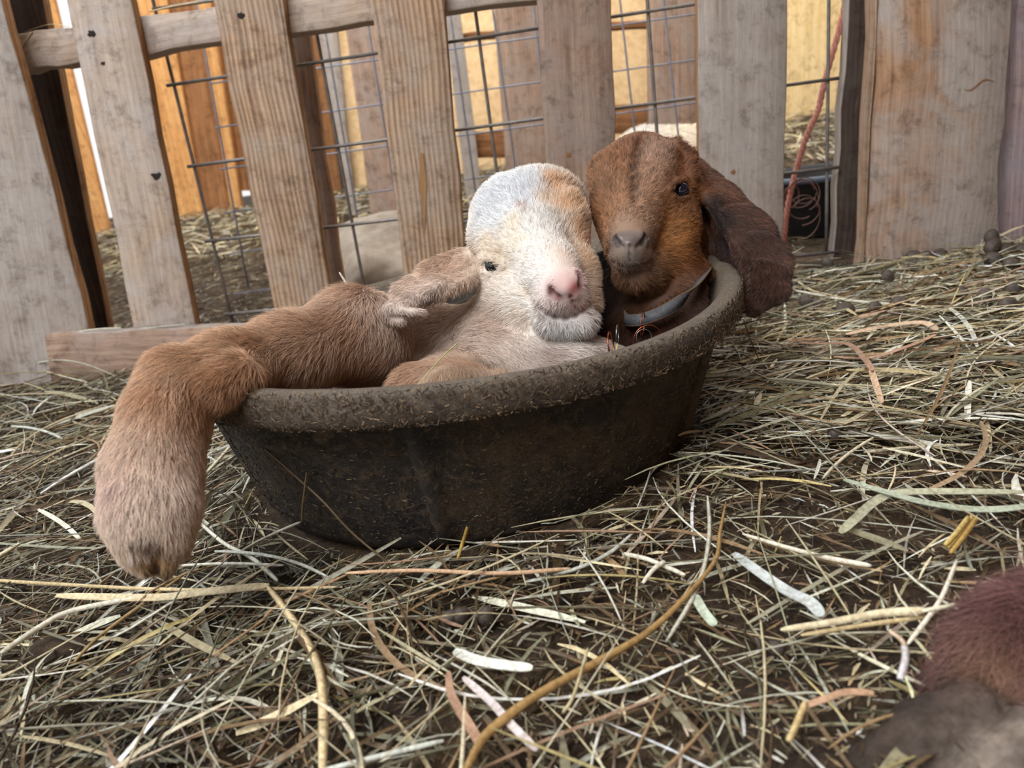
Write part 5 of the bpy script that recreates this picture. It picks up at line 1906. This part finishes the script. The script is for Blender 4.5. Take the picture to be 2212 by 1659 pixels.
straw([(1815, 1150), (1850, 1118), (1895, 1080), (1960, 1062), (2210, 1062)], .0022, .0022, (178, 176, 148), 'folded olive grey blade crossing the grey-green one', flat=True, name='hay_leaf', hz=.016, kind_of='leaf')
straw([(980, 1405), (1030, 1425), (1090, 1436), (1150, 1442)], .0022, .0020, (226, 226, 214), 'white flat leaf low in the middle below the pan', flat=True, name='hay_leaf', hz=.018, kind_of='leaf')
straw([(968, 1450), (975, 1500), (1010, 1560), (1040, 1610)], .0014, .0018, (170, 134, 108), 'reddish brown flat stem near the bottom centre', flat=True, name='hay_leaf', hz=.018, kind_of='leaf')
straw([(1000, 1462), (1060, 1515), (1100, 1560), (1160, 1620)], .0014, .0014, (214, 200, 196), 'pinkish white leaf crossing under the brown stem at bottom centre', flat=True, name='hay_leaf', hz=.017, kind_of='leaf')
straw([(0, 1412), (90, 1352), (160, 1318), (300, 1290)], .0020, .0016, (222, 216, 196), 'long whitish straw slanting in from the left edge', hz=.017)
straw([(160, 1430), (220, 1370), (330, 1290), (410, 1232)], .0011, .0010, (182, 152, 104), 'tan straw slanting up beneath the hanging hoof', hz=.015)
straw([(505, 1200), (560, 1168), (620, 1140), (650, 1128)], .0008, .0012, (228, 224, 206), 'white straw at the lower left foot of the pan', hz=.016)
straw([(410, 1108), (480, 1170), (545, 1205), (600, 1255)], .0012, .0014, (220, 218, 200), 'pale straw passing behind the hanging hoof towards the pan', hz=.014)
straw([(330, 1226), (480, 1217), (612, 1221)], .0009, .0010, (222, 218, 202), 'white straw lying level beside the hoof', hz=.016)
straw([(1345, 1196), (1400, 1208), (1480, 1242)], .0014, .0012, (234, 226, 206), 'white straw fork lying right of centre below the pan', hz=.016)
straw([(1437, 1213), (1412, 1230), (1388, 1260)], .0013, .0012, (234, 226, 206), 'short prong of the white straw fork below the pan', hz=.018)
straw([(988, 1208), (1000, 1172), (1010, 1138)], .0010, .0011, (196, 162, 84), 'golden flat straw leaning on the pan front', hz=[.012, .020, .032])
straw([(820, 1132), (880, 1108), (935, 1082), (955, 1072)], .0008, .0014, (198, 196, 176), 'pale grass blade lifting off the floor before the pan', depths=[.425, .415, .405, .402], name='straw')
straw([(860, 1122), (920, 1106), (966, 1104)], .0010, .0018, (212, 216, 204), 'whitish grass blade beside the pale one in front of the pan', depths=[.422, .408, .402])
straw([(0, 812), (60, 790), (120, 778), (180, 785), (245, 810)], .0009, .0007, (192, 196, 178), 'arched green-grey stem at the left foot of the fence', hz=[.02, .03, .036, .034, .02])
straw([(30, 782), (120, 808), (190, 826)], .0009, .0007, (214, 208, 186), 'pale stem crossing the arched stem at the left', hz=.022)
straw([(1215, 1540), (1240, 1500), (1270, 1400)], .0008, .0006, (196, 180, 140), 'thin upright straw near bottom centre right', hz=[.014, .018, .024])
straw([(900, 835), (930, 800), (965, 762), (992, 738)], .0003, .0005, (190, 190, 130), 'thin green-yellow grass stem lying on the pale kid', depths=[.405, .410, .420, .430], name='grass_stem')
straw([(975, 735), (981, 715), (988, 704)], .0005, .0004, (120, 92, 64), 'short dark twig standing in the pale kid fur', depths=[.436, .436, .437], name='twig', kind_of='twig')
straw([(468, 898), (560, 960), (640, 1030), (700, 1085), (760, 1150), (850, 1225)], .0006, .0008, (84, 66, 44), 'long dark twig leaning along the left front of the pan', depths=[.447, .415, .398, .388, .384, .378], name='twig', kind_of='twig')
straw([(652, 1128), (655, 1080), (662, 1020)], .0006, .0005, (92, 76, 48), 'short dark twig upright against the pan at the left', depths=[.395, .392, .392], name='twig', kind_of='twig')
straw([(733, 588), (748, 612), (758, 628), (778, 690), (800, 760)], .0011, .0011, (214, 206, 188), 'pale straw end standing behind the pale kid shoulder', depths=[.60, .60, .60, .60, .60])
straw([(1606, 690), (1620, 730), (1640, 778)], .0006, .0005, (110, 88, 60), 'dark twig leaning against the right end of the rim', hz=[.05, .03, .012], name='twig', kind_of='twig')
straw([(1248, 820), (1280, 795), (1318, 770)], .0010, .0006, (222, 192, 130), 'yellow straw lying across the pan rim below the white chin', depths=[.372, .386, .40])
gs = [((1328, 772), (1334, 742)), ((1338, 770), (1341, 756)), ((1346, 768), (1347, 752)), ((1352, 768), (1351, 758)), ((1332, 760), (1356, 766))]
for a, c3 in gs:
    straw([a, ((a[0] + c3[0]) / 2 + 1, (a[1] + c3[1]) / 2), c3], .0004, .0005, (176, 186, 104), 'tiny green hay stub sticking up at the rim between the kids', depths=[.408, .407, .408], group='green hay stubs at the rim', name='hay_stub')
straw([(40, 76), (70, 62), (110, 52), (152, 58)], .0010, .0014, (214, 196, 150), 'wisp of yellow hay lying on the top rail at the left', foff=.040, flat=True, name='hay_leaf', kind_of='leaf')
straw([(33, 130), (48, 100), (70, 68)], .0007, .0009, (200, 176, 120), 'thin straw hanging off the top rail at the left', foff=.036)
straw([(320, 26), (370, 14), (430, 4)], .0008, .0012, (190, 170, 134), 'hay strand lying on the top rail between the second and third planks', foff=.040)
straw([(128, 725), (200, 712), (262, 708)], .0010, .0010, (206, 204, 186), 'thin hay strand on top of the loose board', foff=-.004)
straw([(285, 712), (340, 706), (400, 700)], .0014, .0010, (196, 198, 178), 'pale grey leaf on top of the loose board', foff=-.004, flat=True, name='hay_leaf', kind_of='leaf')

# larger single stalks, alike, on the bedding around
rs = np.random.default_rng(21)
cnt = 0
tries = 0
while cnt < 130 and tries < 4000:
    tries += 1
    x = rs.uniform(-.5, .55)
    y = rs.uniform(.2, .85)
    if abs(x) > .12 + .8 * y:
        continue
    L_ = rs.uniform(.05, .13)
    a = rs.uniform(0, math.pi)
    ts = np.linspace(-.5, .5, 5)
    cv = rs.normal() * .5
    X = x + L_ * ts * np.cos(a + cv * ts)
    Y = y + L_ * ts * np.sin(a + cv * ts)
    if (np.hypot(X - PX, Y - PY) < .18).any() or (Y > .885 + FB * X).any() or (np.hypot(X - .14, Y - .2) < .07).any():
        continue
    Z = ground(X, Y) + rs.uniform(.010, .017) + abs(rs.normal()) * .006 * (ts + .5)
    C = spline(np.stack([X, Y, Z], 1), 12)
    wdt = rs.uniform(.0007, .0017)
    tn = np.gradient(C, axis=0)
    hzv = np.stack([-tn[:, 1], tn[:, 0], np.full(12, .0)], 1)
    hzv /= np.linalg.norm(hzv, axis=1, keepdims=True)
    flat = rs.random() < .45
    cc = PAL[rs.choice([0, 1, 2, 3, 4, 9, 6, 12, 13, 7], p=[.18, .17, .16, .12, .1, .1, .06, .04, .04, .03])]
    v_, q_, c_ = ribbons(C[None], (np.full(12, wdt) * (1 - .5 * np.abs(np.linspace(-1, 1, 12)) ** 6))[None], hzv[None] + np.array([0, 0, rs.normal() * .3]), cc[None], not flat)
    o = np_mesh('loose_straw', v_, q_, M['hay'], cols=np.clip(c_ * (1 + .15 * wob(v_, 400, 3))[:, None], .01, 1))
    ci = int(np.argmin(np.abs(PAL - cc).sum(1)))
    cname = ['pale green-grey', 'light yellow', 'silvery', 'straw yellow', 'olive tan', 'dark olive', 'brownish', 'reddish', 'dark brown', 'whitish', 'golden', 'very dark', 'pinkish', 'dull green'][ci]
    if x < -.22:
        place = 'left of the hoof' if y < .6 else 'at the foot of the left fence'
    elif y < .36:
        place = ('between the hoof and the bottom edge' if x < -.06 else 'right below the pan near the bottom edge' if x < .06 else 'near the grown goat foot')
    elif x > .32:
        place = 'far out to the right' if y < .7 else 'by the wide board panel'
    elif x > .1:
        place = 'beside the right flank of the pan' if y < .6 else 'behind the brown kid ear'
    else:
        place = 'close around the foot of the pan'
    lab = '%s %s%s lying %s' % (cname, 'long ' if L_ > .095 else '', 'flat grass blade' if flat else 'round straw', place)
    tag(o, lab, 'straw', lab)
    cnt += 1
